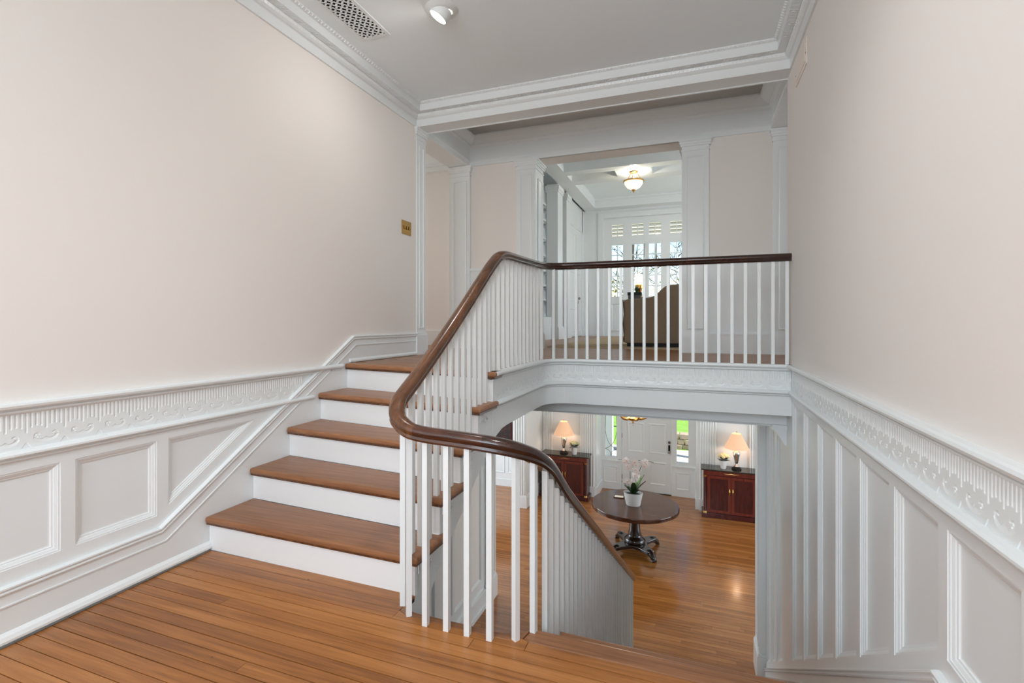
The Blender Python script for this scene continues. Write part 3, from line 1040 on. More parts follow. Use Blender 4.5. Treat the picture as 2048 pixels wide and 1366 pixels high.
# balcony: 20 along the front
x0b, x1b = -1.155, 0.662
for k in range(20):
    x = x0b + (x1b - x0b) * k / 19
    y = 4.235
    if x < -1.0:
        y = 4.0 + math.sqrt(max(0, 0.24 ** 2 - (x + 1.0) ** 2))
    baluster(x, y, ZU, 0.0, 0, 72)
# along the side of the upper floor
yy = 3.005
k = 0
while yy < 4.12:
    x = XB if yy < 4.0 else -1.0 - math.sqrt(max(0, 0.24 ** 2 - (yy - 4.0) ** 2))
    baluster(x, yy, ZU)
    yy += 0.0885
for i in range(4):
    for j in range(3):
        baluster(XB, YR0 + RUN_R * i + 0.045 + (RUN_R / 3) * j, ZL + RISE * (i + 1))
baluster(XB, YR0 + RUN_R * 4 + 0.03, ZU)
# landing
for x, y, r in ((-1.225, 1.905, 0.3), (-1.158, 1.845, 0.7), (-1.055, 1.812, 0), (-0.955, 1.810, 0), (-0.862, 1.812, 0), (-0.765, 1.815, 0), (-0.668, 1.850, -0.5), (-0.617, 1.925, -0.2)):
    baluster(x, y, ZL, r)
yy = 2.03
while yy < 5.24:
    i = max(1, math.floor((yy - 1.945) / G2) + 1)
    baluster(-0.598, yy, ZL - R2 * min(13, i), 0.0, 24 * 8)
    yy += G2 / 3

# ================================================================== UPPER PASSAGE
XPL, XPR = -2.59, 0.735
w = MB()
YF, YFB = 5.50, 5.76
OPL, OPR = -1.733, -0.114
w.box(-2.84, OPL, YF, YFB, ZU - 0.05, 6.4).box(OPR, 1.0, YF, YFB, ZU - 0.05, 6.4).box(OPL, OPR, YF, YFB, 5.611, 6.4)
wf = struct(w.build('wall_far', 'cream'), 'cream wall with a wide cased opening beyond the upper railing', 'wall')
wt = MB().box(-2.57, OPL + 0.0, YF - 0.012, YF, ZU, 4.33).box(OPR, 0.735, YF - 0.012, YF, ZU, 4.33).box(-2.57, OPL, YF - 0.028, YF, 4.33, 4.36).box(OPR, 0.735, YF - 0.028, YF, 4.33, 4.36)
struct(wt.build('trim_8', 'white'), 'white dado below the cream wall beyond the upper railing', 'dado')
bb = MB().box(-2.57, OPL, YF - 0.03, YF, ZU, ZU + 0.19).box(OPR, 0.735, YF - 0.03, YF, ZU, ZU + 0.19).box(-2.57, OPL, YF - 0.04, YF, ZU + 0.19, ZU + 0.205).box(OPR, 0.735, YF - 0.04, YF, ZU + 0.19, ZU + 0.205)
struct(bb.build('baseboard_far', 'white'), 'tall white baseboard beyond the upper railing', 'baseboard')
pilaster('pillar', 'white panelled pilaster framing the far opening beside the bookcase room', -1.963, OPL + 0.006, YF - 0.035, YFB + 0.02, ZU, 5.611, '-y')
pr_ = pilaster('pillar', 'white panelled pilaster framing the far opening next to the settee', OPR - 0.006, 0.146, YF - 0.035, YFB + 0.02, ZU, 5.611, '-y')
pilaster('pillar', 'white panelled pilaster against the end of the cream stairwell wall', 0.735, 1.0, YF - 0.035, YFB, ZU, 5.611, '-y')
pilaster('pillar', 'white panelled pilaster between the side passage and the cream far wall', -2.84, -2.57, YF - 0.035, YFB, ZU, 5.611, '-y')
# reveal panel on the left jamb of the opening
panel(MB(), [(YF + 0.05, ZU + 0.27), (YFB - 0.04, ZU + 0.27), (YFB - 0.04, 5.40), (YF + 0.05, 5.40)], lambda s, z, h: (OPL + 0.012 + h, s, z), [(0, -0.002), (0, 0.004), (0.008, 0.006), (0.014, 0.0), (0.018, -0.004)]).build('reveal_panel', 'white', wf)
pilaster('pillar', 'white casing at the end of the cream wall beside the brass switch plate', XL - 0.285, XL + 0.006, 4.20, 4.375, ZU, 5.611, '+x', base=0.215, cap=0.11)
# beams over the side openings and passage ceiling
bm_ = MB().box(-2.84, XPL, 4.375, YF, 5.614, 6.3)
struct(bm_.build('beam', 'white'), 'white beam over the opening to the side passage', 'beam')
bm_ = MB().box(XPR, 0.985, 4.375, YF, 5.614, 6.3)
struct(bm_.build('beam', 'white'), 'white beam over the passage opening behind the cream stairwell wall', 'beam')
struct(MB().box(-2.84, 1.0, 4.3, YFB, 6.22, 6.35).build('ceiling', 'ceil'), 'recessed ceiling of the upper passage above the railing', 'ceiling')  # raised above the cornice lip so the deepened recess falls into shade
cpath = plan_path([(XPL, 4.375), (XPL, YF), (XPR, YF), (XPR, 4.375), (XPL, 4.375)])
cprof = [(-0.01, 5.611), (0.018, 5.611), (0.018, 5.66), (0.026, 5.668), (0.026, 5.684), (0.006, 5.690), (0.006, 5.83), (0.022, 5.838), (0.034, 5.852), (0.034, 5.868), (0.044, 5.870), (0.064, 5.876), (0.10, 5.894), (0.118, 5.914), (0.124, 5.932), (0.124, 5.950), (-0.01, 5.950)]
struct(sweep_plan(MB(), cpath, cprof).build('trim_9', 'white'), 'white cornice framing the recessed passage ceiling', 'moulding')

# side passages (left and right of the upper hall)
w = MB().box(-6.0, -2.84, 6.2, 6.35, ZU - 0.05, 6.2).box(-6.0, XL - 0.285, 3.75, 3.9, ZU - 0.05, 6.2).box(-6.15, -6.0, 3.75, 4.3, ZU - 0.05, 6.2).box(-6.15, -6.0, 5.6, 6.35, ZU - 0.05, 6.2).box(-6.15, -6.0, 4.3, 5.6, ZU - 0.05, 4.0).box(-6.15, -6.0, 4.3, 5.6, 5.55, 6.2)
w.box(-2.86, -2.83, YFB - 0.02, 6.35, ZU - 0.05, 6.2)
struct(w.build('wall_passage', 'cream'), 'cream wall of the side passage seen beyond the switch plate', 'wall')
struct(MB().box(-6.0, -2.84, 6.16, 6.2, ZU, ZU + 0.2).build('baseboard_passage', 'white'), 'white baseboard in the side passage', 'baseboard')
struct(MB().box(-6.0, -2.84, 6.13, 6.2, 5.83, 5.93).box(-6.0, -2.84, 6.10, 6.2, 5.89, 5.93).build('trim_10', 'white'), 'white crown moulding in the side passage', 'moulding')
struct(MB().box(-6.15, -2.84, 3.75, 6.35, 5.93, 6.1).build('ceiling', 'ceil'), 'pale ceiling of the side passage beyond the switch plate', 'ceiling')
w = MB().box(1.0, 4.2, 6.2, 6.35, ZU - 0.05, 6.2).box(XR + 0.285, 4.2, 3.75, 3.9, ZU - 0.05, 6.2).box(4.2, 4.35, 3.75, 4.3, ZU - 0.05, 6.2).box(4.2, 4.35, 5.6, 6.35, ZU - 0.05, 6.2).box(4.2, 4.35, 4.3, 5.6, ZU - 0.05, 4.0).box(4.2, 4.35, 4.3, 5.6, 5.55, 6.2)
struct(w.build('wall_passage_east', 'cream'), 'cream wall of the passage behind the stairwell wall', 'wall')
struct(MB().box(1.0, 4.35, 3.75, 6.35, 5.93, 6.1).build('ceiling', 'ceil'), 'pale ceiling of the passage behind the stairwell wall', 'ceiling')


def side_window(name, label, x0, x1, y0, y1, z0, z1, nx=2, nz=3):
    """window in a wall whose normal is X."""
    m = MB()
    for k in range(nx + 1):
        yy = y0 + (y1 - y0) * k / nx
        m.box(x0, x1, yy - 0.03, yy + 0.03, z0, z1)
    for k in range(nz + 1):
        zz = z0 + (z1 - z0) * k / nz
        m.box(x0, x1, y0, y1, zz - 0.03, zz + 0.03)
    o = struct(m.build(name, 'white'), label, 'window')
    MB().box((x0 + x1) / 2 - 0.003, (x0 + x1) / 2 + 0.003, y0, y1, z0, z1).build('pane', 'glass', o)
    return o


side_window('window_2', 'added unseen white window at the end of the side passage', -6.11, -6.05, 4.3, 5.6, 4.0, 5.55)  # both passage windows are unseen, added to frame the fill lights
side_window('window_3', 'added unseen white window at the end of the opposite passage', 4.25, 4.31, 4.3, 5.6, 4.0, 5.55)

# ================================================================== UPPER FAR ROOM
RX0, RX1, RY1 = -2.40, 3.2, 11.5
CB, CT = 6.31, 6.52
w = MB()
w.box(-3.0, -2.85, YFB, RY1 + 0.2, ZU - 0.05, 6.7)
struct(w.build('wall_room_left', 'white'), 'white wall at the back of the bookcases in the far room', 'wall')
w = MB().box(3.2, 3.35, YFB, 7.0, ZU - 0.05, 6.7).box(3.2, 3.35, 10.2, 11.7, ZU - 0.05, 6.7).box(3.2, 3.35, 7.0, 10.2, ZU - 0.05, 3.9).box(3.2, 3.35, 7.0, 10.2, 5.9, 6.7)
w.box(1.0, 3.35, YFB - 0.1, YFB, ZU - 0.05, 6.7)
struct(w.build('wall_room_right', 'white'), 'white wall of the far room outside the opening', 'wall')
side_window('window_4', 'added unseen white window of the far room beyond the settee', 3.25, 3.31, 7.0, 10.2, 3.9, 5.9, 4, 3)  # unseen window added to carry the fill light of this room
struct(MB().box(-3.0, 3.35, YFB, RY1 + 0.2, CT, CT + 0.15).build('ceiling', 'ceil'), 'coffered white ceiling of the far room', 'ceiling')
# ceiling beams
bmx = MB()
bmx.box(-2.40, -2.12, YFB, RY1, CB, CT)
struct(bmx.build('beam', 'white'), 'white ceiling beam along the bookcases in the far room', 'beam')
for k, (ya, yb, lab) in enumerate(((YFB, 6.1, 'white ceiling beam just inside the far opening'), (7.1, 7.35, 'white ceiling beam in front of the glass bowl light'), (8.34, 8.56, 'white ceiling beam on the near side of the glass bowl light'), (8.95, 9.2, 'white ceiling beam behind the glass bowl light'), (11.2, 11.5, 'white ceiling beam above the glazed doors'))):
    b = MB().box(-2.12, 3.2, ya, yb, CB, CT).box(-2.12, 3.2, ya - 0.03, yb + 0.03, CT - 0.05, CT)
    struct(b.build('beam', 'white'), lab, 'beam')
struct(MB().box(-1.28, -0.68, 8.56, 8.95, CB, CT).build('beam', 'white'), 'square white ceiling boss carrying the glass bowl light', 'beam')

# window wall with glazed doors: everything real, each pane its own part
w = MB()
WX0, WX1 = -1.98, -0.05
w.box(-3.0, WX0, RY1, RY1 + 0.2, ZU - 0.05, 6.7).box(WX1, 3.35, RY1, RY1 + 0.2, ZU - 0.05, 6.7).box(WX0, WX1, RY1, RY1 + 0.2, 6.12, 6.7)
struct(w.build('wall_room_far', 'white'), 'white end wall of the far room around the glazed doors', 'wall')
cs = MB().box(WX0 - 0.12, WX0, RY1 - 0.03, RY1, ZU, 6.12).box(WX1, WX1 + 0.12, RY1 - 0.03, RY1, ZU, 6.12).box(WX0 - 0.12, WX1 + 0.12, RY1 - 0.03, RY1, 6.12, 6.24)
struct(cs.build('trim_11', 'white'), 'white casing round the glazed doors of the far room', 'casing')


def glazed(name, label, x0, x1, z0, z1, gx0, gx1, gz0, gz1, nx, nz, y=RY1 + 0.08, panel_below=False, handle=False):
    m = MB()
    m.box(x0, gx0, y, y + 0.05, z0, z1).box(gx1, x1, y, y + 0.05, z0, z1).box(gx0, gx1, y, y + 0.05, z0, gz0).box(gx0, gx1, y, y + 0.05, gz1, z1)
    o = struct(m.build(name, 'white'), label, 'window')
    t = 0.009
    for k in range(1, nx):
        x = gx0 + (gx1 - gx0) * k / nx
        MB().box(x - t, x + t, y + 0.005, y + 0.045, gz0, gz1).build('muntin', 'white', o)
    for k in range(1, nz):
        z = gz0 + (gz1 - gz0) * k / nz
        MB().box(gx0, gx1, y + 0.008, y + 0.042, z - t, z + t).build('muntin', 'white', o)
    for i in range(nx):
        for k in range(nz):
            xa, xb = gx0 + (gx1 - gx0) * i / nx, gx0 + (gx1 - gx0) * (i + 1) / nx
            za, zb = gz0 + (gz1 - gz0) * k / nz, gz0 + (gz1 - gz0) * (k + 1) / nz
            MB().box(xa, xb, y + 0.022, y + 0.027, za, zb).build('pane', 'glass', o)
    if panel_below:
        panel(MB(), [(gx0 - 0.02, z0 + 0.12), (gx1 + 0.02, z0 + 0.12), (gx1 + 0.02, gz0 - 0.15), (gx0 - 0.02, gz0 - 0.15)], lambda s, z, h: (s, y - 0.006 - h, z), [(0, -0.002), (0, 0.008), (0.02, 0.01), (0.03, 0.0), (0.035, -0.004)]).build('panel', 'white', o)
    if handle:
        MB().tube([(x1 - 0.02, y - 0.012, 5.5), (x1 - 0.02, y - 0.012, 5.18)], 0.010, 6).build('bolt', 'nickel', o)
    return o


ZB_, ZT_ = ZU, 5.62
cols = [(-1.98, -1.46, -1.80, -1.54), (-1.46, -1.022, -1.34, -1.085), (-1.022, -0.60, -0.962, -0.70), (-0.60, -0.05, -0.50, -0.225)]
names = ['fixed glazed sidelight beside the bookcase wall', 'glazed door leaf behind the cream lamp', 'glazed door leaf next to the settee back', 'fixed glazed sidelight above the settee back']
for (x0, x1, g0, g1), lb in zip(cols, names):
    glazed('window_5', 'white ' + lb, x0, x1, ZU, 5.62, g0, g1, 4.30, 5.50, 2, 5, panel_below=True, handle=('behind the cream' in lb))
for (x0, x1, g0, g1), lb in zip(cols, ['transom light over the sidelight beside the bookcase wall', 'transom light over the door leaf behind the cream lamp', 'transom light over the door leaf next to the settee', 'transom light over the sidelight above the settee back']):
    glazed('window_6', 'white ' + lb, x0, x1, 5.62, 6.12, g0, g1, 5.70, 5.97, 2, 1)

# bookcase wall of the far room
bc = empty('bookcase', (-2.6, 7.6, ZU))
tag(bc, 'white built-in bookcase with open shelves in the far room', 'bookcase')
for i, (ya, yb) in enumerate(((8.98, 9.34), (9.66, 9.97), (5.95, 6.1))):
    p = MB().box(-2.62, -2.40, ya, yb, ZU, CB)
    P(p.build('pier', 'white'), bc)
    P(MB().box(-2.64, -2.37, ya - 0.03, yb + 0.03, CB - 0.10, CB - 0.03).box(-2.63, -2.385, ya - 0.015, yb + 0.015, CB - 0.15, CB - 0.10).build('capital', 'white'), bc)
    P(MB().box(-2.64, -2.375, ya - 0.025, yb + 0.025, ZU, ZU + 0.22).box(-2.63, -2.39, ya - 0.012, yb + 0.012, ZU + 0.22, ZU + 0.25).build('plinth', 'white'), bc)
for z in (ZU + 0.45, ZU + 0.75, ZU + 1.02, ZU + 1.30, ZU + 1.58, ZU + 1.9, ZU + 2.25, ZU + 2.55):
    P(MB().box(-2.85, -2.63, 6.1, 8.98, z - 0.02, z + 0.015).build('shelf', 'white'), bc)
    P(MB().box(-2.85, -2.50, 9.34, 9.66, z - 0.02, z + 0.015).build('shelf', 'white'), bc)
P(MB().box(-2.85, -2.52, 6.1, 8.98, ZU, ZU + 0.42).build('cupboard', 'white'), bc)

# door at the end of the bookcase wall
dw = MB().box(-2.85, -2.44, 9.97, 10.02, ZU, CB).box(-2.85, -2.44, 11.3, 11.5, ZU, CB).box(-2.85, -2.44, 10.0, 11.35, 5.78, CB)
struct(dw.build('wall_room_end', 'white'), 'white wall around the panelled door beside the glazed doors', 'wall')
dr = MB().box(-2.50, -2.455, 10.02, 11.30, ZU + 0.01, 5.78)
door2 = struct(dr.build('door_2', 'white'), 'white panelled door in the far room next to the bookcase', 'door')
for za, zb in ((0.12, 0.62), (0.78, 1.42), (1.55, 2.25)):
    for ya, yb in ((10.14, 10.60), (10.72, 11.18)):
        panel(MB(), [(ya, ZU + za), (yb, ZU + za), (yb, ZU + zb), (ya, ZU + zb)], lambda s, z, h: (-2.454 + h, s, z), [(0, -0.002), (0, 0.006), (0.015, 0.008), (0.025, 0.0), (0.03, -0.004)]).build('panel', 'white', door2)
MB().ball((-2.42, 10.92, ZU + 0.86), 0.03, 8, 5).build('knob', 'nickel', door2, smooth=True)
MB().box(-2.455, -2.44, 10.90, 10.94, ZU + 0.74, ZU + 0.80).build('keyhole_plate', 'nickel', door2)

# settee (seen from behind)
so = empty('settee', (-0.25, 6.7, ZU))
tag(so, 'taupe upholstered settee seen from behind through the balusters', 'settee')
prof = [(-0.83, 0.60), (-0.80, 0.612), (-0.62, 0.622), (-0.50, 0.635), (-0.44, 0.665), (-0.38, 0.73), (-0.33, 0.768), (-0.26, 0.785), (-0.16, 0.788), (0.55, 0.788)]
pts = [(-0.83, 0.055)] + prof + [(0.55, 0.055)]
P(MB().prism_y([(x, ZU + z) for x, z in pts], 6.36, 6.52).build('backrest', 'sofa', None, bevel=0.02, bseg=3), so)
P(MB().prism_x([(6.50, ZU + 0.055), (7.15, ZU + 0.055), (7.15, ZU + 0.52), (6.95, ZU + 0.58), (6.50, ZU + 0.60)], -0.83, -0.70).build('arm', 'sofa', None, bevel=0.02), so)
P(MB().prism_x([(6.50, ZU + 0.055), (7.15, ZU + 0.055), (7.15, ZU + 0.52), (6.95, ZU + 0.58), (6.50, ZU + 0.60)], 0.42, 0.55).build('arm', 'sofa', None, bevel=0.02), so)
P(MB().box(-0.70, 0.42, 6.5, 7.15, ZU + 0.10, ZU + 0.44).build('seat', 'sofa', None, bevel=0.03), so)
P(MB().box(-0.80, 0.52, 6.40, 7.1, ZU + 0.012, ZU + 0.055).build('base', 'black'), so)
P(MB().tube([(-0.30, 6.358, ZU + 0.06), (-0.32, 6.358, ZU + 0.45), (-0.30, 6.358, ZU + 0.78)], 0.004, 5).build('piping', 'sofa'), so)
rug = MB().box(-1.75, 1.6, 6.02, 10.4, ZU, ZU + 0.012).build('rug', 'rug')
tag(rug, 'beige rug on the oak floor under the settee', 'rug')
# table behind the settee with planter and lamp
tb = empty('side_table', (-0.95, 8.1, ZU))
tag(tb, 'dark wooden side table behind the settee', 'table')
P(MB().box(-1.06, -0.55, 7.8, 8.5, ZU + 0.64, ZU + 0.67).build('tabletop', 'tabletop'), tb)
for sx in (-1.02, -0.60):
    for sy in (7.85, 8.45):
        P(MB().lathe([(0.018, 0.012), (0.025, 0.06), (0.015, 0.12), (0.03, 0.3), (0.016, 0.45), (0.03, 0.64)], sx, sy, ZU, 10).build('leg', 'tabletop', None, smooth=True), tb)
pl = empty('planter_box', (-0.88, 8.0, ZU + 0.67))
tag(pl, 'dark lacquered planter box with a small green plant beside the cream lamp', 'planter')
P(MB().box(-0.975, -0.785, 7.93, 8.07, ZU + 0.67, ZU + 0.745).build('box', 'picture'), pl)
P(MB().box(-0.985, -0.775, 7.92, 8.08, ZU + 0.745, ZU + 0.795).build('rim', 'black'), pl)
g = MB()
for k in range(26):
    a, t = random.uniform(0, 2 * PI), random.uniform(0.25, 1.0)
    p0 = Vector((-0.85, 8.0, ZU + 0.78))
    p1 = p0 + Vector((math.cos(a) * 0.06 * t, math.sin(a) * 0.06 * t, 0.11 * (1.1 - 0.5 * t)))
    g.tube([p0, (p0 + p1) / 2 + Vector((0, 0, 0.015)), p1], [0.005, 0.008, 0.001], 4)
P(g.build('foliage', 'leaf'), pl)


def table_lamp(name, label, x, y, z, hbody, r0, r1, hs, shade, body, glow, col, cat='lamp'):
    t = empty(name, (x, y, z))
    tag(t, label, cat)
    P(MB().lathe([(0.085, 0), (0.088, 0.02), (0.07, 0.035), (0.05, 0.045)], x, y, z, 20).build('base', 'black', None, smooth=True), t)
    s = hbody
    P(MB().lathe([(0.045, 0.045), (0.06, 0.06), (0.035, 0.09), (0.022, 0.11), (0.03, 0.13), (0.038, 0.16), (0.062, 0.27), (0.066, s * 0.78), (0.055, s * 0.85), (0.034, s * 0.88), (0.042, s * 0.91), (0.02, s * 0.95), (0.012, s)], x, y, z, 20).build('body', body, None, smooth=True), t)
    n = 72
    rows = []
    for rr, zz in ((r0, s), (r0 * 0.62 + r1 * 0.38, s + hs * 0.38), (r1, s + hs)):
        rows.append([(x + (rr + (0.003 if k % 2 else 0)) * math.cos(2 * PI * k / n), y + (rr + (0.003 if k % 2 else 0)) * math.sin(2 * PI * k / n), z + zz) for k in range(n)])
    P(MB().grid(rows, close_u=True).build('lamp_shade', shade, None), t)
    P(MB().tube([(x, y, z + s), (x, y, z + s + hs + 0.03)], 0.004, 6).ball((x, y, z + s + hs + 0.035), 0.012, 6, 4).build('finial', 'gilt', None, smooth=True), t)
    d = bpy.data.lights.new(name + '_bulb', 'POINT')
    d.energy = glow
    d.color = col
    d.shadow_soft_size = 0.05
    lo = bpy.data.objects.new(name + '_bulb', d)
    lo.location = (x, y, z + s + hs * 0.35)
    C.objects.link(lo)
    return t


table_lamp('table_lamp', 'small lit cream lamp on the dark table behind the settee', -0.84, 8.30, ZU + 0.67, 0.27, 0.082, 0.070, 0.16, 'shade2', 'gilt', 2.0, (1.0, 0.78, 0.5))

# bowl light on the far room ceiling
bl = empty('ceiling_light', (-0.98, 8.72, CB))
tag(bl, 'lit alabaster bowl ceiling light with gilt rim in the far room', 'ceiling light')
bx_, by_, bz_ = -0.98, 8.72, CB - 0.17
P(MB().lathe([(0.005, -0.145), (0.06, -0.135), (0.11, -0.105), (0.15, -0.05), (0.162, 0.0), (0.155, 0.005)], bx_, by_, bz_, 28).build('bowl', 'bowl', None, smooth=True), bl)
P(MB().lathe([(0.16, -0.012), (0.178, -0.006), (0.178, 0.010), (0.16, 0.016)], bx_, by_, bz_, 28).build('rim', 'gilt', None, smooth=True), bl)
P(MB().lathe([(0.004, -0.195), (0.014, -0.185), (0.008, -0.172), (0.03, -0.155), (0.035, -0.142), (0.02, -0.138)], bx_, by_, bz_, 12).build('finial', 'gilt', None, smooth=True), bl)
for k in range(3):
    a = 2 * PI * k / 3 + 0.5
    P(MB().tube([(bx_ + 0.165 * math.cos(a), by_ + 0.165 * math.sin(a), bz_ + 0.01), (bx_ + 0.06 * math.cos(a), by_ + 0.06 * math.sin(a), CB - 0.02)], 0.006, 6).build('rod', 'gilt', None), bl)
P(MB().lathe([(0.075, 0), (0.07, -0.02), (0.03, -0.03)], bx_, by_, CB - 0.001, 16).build('canopy', 'gilt', None, smooth=True), bl)
d = bpy.data.lights.new('bowl_bulb', 'POINT')
d.energy = 14
d.color = (1.0, 0.9, 0.74)
d.shadow_soft_size = 0.05
lo = bpy.data.objects.new('bowl_bulb', d)
lo.location = (bx_, by_, bz_ + 0.04)
C.objects.link(lo)

# ================================================================== WALL AND CEILING FITTINGS
sw = empty('switch_plate', (XL, 4.03, 4.59))
tag(sw, 'aged brass double switch plate on the cream wall', 'switch plate')
P(MB().box(XL, XL + 0.006, 3.945, 4.105, 4.530, 4.660).build('plate', 'brass', None, bevel=0.003), sw)
for y in (3.985, 4.025, 4.065):
    P(MB().box(XL + 0.005, XL + 0.016, y - 0.008, y + 0.008, 4.580, 4.61).build('toggle', 'brass', None, bevel=0.002), sw)
ap = empty('access_panel', (XR, 3.95, 5.4))
tag(ap, 'cream painted access panel with two screws high on the wall by the crown moulding', 'access panel')
P(MB().box(XR - 0.006, XR, 3.66, 4.02, 5.385, 5.56).build('plate', 'plaque', None, bevel=0.002), ap)
P(MB().box(XR - 0.010, XR - 0.004, 3.69, 3.99, 5.41, 5.535).build('cover', 'plaque', None, bevel=0.002), ap)
for y in (3.675, 4.005):
    P(MB().tube([(XR - 0.004, y, 5.46), (XR - 0.010, y, 5.46)], 0.005, 8).build('screw', 'nickel', None), ap)

# ceiling grille: ornate pierced plate
gx0, gx1, gy0, gy1 = -2.312, -2.066, 2.15, 3.05
gr = empty('ceiling_vent', ((gx0 + gx1) / 2, (gy0 + gy1) / 2, ZC))
tag(gr, 'white ornamental pierced ceiling grille beside the crown moulding', 'vent')
f_ = 0.028
fr = MB().box(gx0, gx0 + f_, gy0, gy1, ZC - 0.008, ZC).box(gx1 - f_, gx1, gy0, gy1, ZC - 0.008, ZC).box(gx0 + f_, gx1 - f_, gy0, gy0 + f_, ZC - 0.008, ZC).box(gx0 + f_, gx1 - f_, gy1 - f_, gy1, ZC - 0.008, ZC)
P(fr.build('frame', 'white', None, bevel=0.003), gr)
P(MB().box(gx0 + f_, gx1 - f_, gy0 + f_, gy1 - f_, ZC - 0.0015, ZC - 0.0005).build('duct_shade_sheet', 'gap', None), gr)  # flat near-black sheet paints the shade inside the duct
lat = MB()
cell = 0.065
nx_, ny_ = 4, 18
ox, oy = gx0 + f_, gy1 - f_
cw = (gx1 - gx0 - 2 * f_) / nx_
ch = (gy1 - gy0 - 2 * f_) / ny_
for i in range(nx_):
    for j in range(ny_):
        cx, cy = ox + cw * (i + 0.5), oy - ch * (j + 0.5)
        ring = [(cx + cw * 0.40 * math.cos(2 * PI * k / 10), cy + ch * 0.40 * math.sin(2 * PI * k / 10), ZC - 0.005) for k in range(11)]
        lat.tube(ring, 0.0046, 4, cap=False)
        for a in (0.0, PI / 2, PI, 1.5 * PI):
            lat.tube([(cx + cw * 0.42 * math.cos(a), cy + ch * 0.42 * math.sin(a), ZC - 0.005), (cx + cw * 0.56 * math.cos(a), cy + ch * 0.56 * math.sin(a), ZC - 0.005)], 0.005, 4)
        for a in (0.8, 0.8 + PI):
            lat.tube([(cx + cw * 0.40 * math.cos(a), cy + ch * 0.40 * math.sin(a), ZC - 0.005), (cx + cw * 0.18 * math.cos(a + 0.4), cy + ch * 0.18 * math.sin(a + 0.4), ZC - 0.005)], 0.0046, 4)
lo_ = lat.build('pierced_lattice', 'white')
lo_['kind'] = 'stuff'
P(lo_, gr)

# eyeball downlight
ex, ey = -1.585, 2.93
eb = empty('recessed_light', (ex, ey, ZC))
tag(eb, 'lit white eyeball downlight in the stairwell ceiling', 'recessed light')
P(MB().lathe([(0.072, -0.020), (0.082, -0.017), (0.108, -0.005), (0.112, 0.0), (0.07, 0.0)], ex, ey, ZC, 32).build('trim_ring', 'white', None, smooth=True), eb)
aim = Vector((-0.52, -0.12, -0.85)).normalized()
rot = Vector((0, 0, -1)).rotation_difference(aim).to_matrix()
rows = []
for r, z in ((0.064, 0.02), (0.068, 0.0), (0.068, -0.025), (0.065, -0.045), (0.061, -0.050), (0.059, -0.048)):
    rows.append([Vector((ex, ey, ZC - 0.008)) + rot @ Vector((r * math.cos(2 * PI * k / 28), r * math.sin(2 * PI * k / 28), z)) for k in range(28)])
P(MB().grid(rows, close_u=True).build('eyeball', 'white', None, smooth=True), eb)
c0 = Vector((ex, ey, ZC - 0.008)) + rot @ Vector((0, 0, -0.0485))
P(MB().poly([c0 + rot @ Vector((0.0595 * math.cos(2 * PI * k / 28), 0.0595 * math.sin(2 * PI * k / 28), 0)) for k in range(28)]).build('lens', 'bulb', None, fix=False), eb)
d = bpy.data.lights.new('downlight', 'SPOT')
d.energy = 20
d.spot_size = math.radians(165)
d.spot_blend = 1.0
d.color = (1.0, 0.97, 0.94)
d.shadow_soft_size = 0.05
lo = bpy.data.objects.new('downlight', d)
lo.location = c0 + aim * 0.02
lo.rotation_euler = aim.to_track_quat('-Z', 'Y').to_euler()
C.objects.link(lo)
# two more fittings added out of view over the landing to light it
for k_, (dx_, dy_, lab_) in enumerate(((1.10, -1.30, 'added white eyeball downlight out of view above the viewer'), (0.75, -4.0, 'added white eyeball downlight out of view near the landing window'))):
    e2 = copy_tree(eb)
    e2.location = (ex + dx_, ey + dy_, ZC)
    for c_ in e2.children:
        c_.matrix_parent_inverse = Matrix.Translation(eb.location).inverted()
    e2['label'] = lab_
    d2 = bpy.data.lights.new('added_downlight', 'SPOT')
    d2.energy = (70, 54)[k_]
    d2.spot_size = math.radians(150)
    d2.spot_blend = 1.0
    d2.color = (0.97, 0.97, 0.97)
    d2.shadow_soft_size = 0.06
    l2 = bpy.data.objects.new('added_downlight', d2)
    l2.location = (ex + dx_ - 0.03, ey + dy_, ZC - 0.07)
    C.objects.link(l2)

# ================================================================== ENTRANCE HALL
HY, DY = 10.42, 11.04
HX0, HX1 = -6.6, 4.8
mb = MB().box(HX0, HX1, -2.6, 11.3, -0.1, -0.012)
fh = struct(mb.build('floor', 'gap'), 'polished oak strip floor of the entrance hall below', 'floor')
rows_h = []
y = 4.9
boards = []
while y < 11.06:
    x = -5.2 + random.uniform(-0.8, 0)
    while x < 1.5:
        x2 = x + random.uniform(0.8, 2.6)
        boards.append((x, min(x2, 1.6), y))
        x = x2
    y += 0.058
boards.sort(key=lambda b: b[2])
near = [b for b in boards if b[1] > -4.0][:300]
rest = [b for b in boards if b not in set(near)]
for a, b, y in near:
    MB().box(a + 0.001, b - 0.001, y + 0.0012, y + 0.0568, -0.014, random.uniform(-0.0005, 0.0003)).build('plank', 'oak_hall', fh)
m = MB()
for a, b, y in rest:
    m.box(a + 0.001, b - 0.001, y + 0.0012, y + 0.0568, -0.014, random.uniform(-0.0005, 0.0003))
o = m.build('floor_planks', 'oak_far', fh)
o['kind'] = 'stuff'
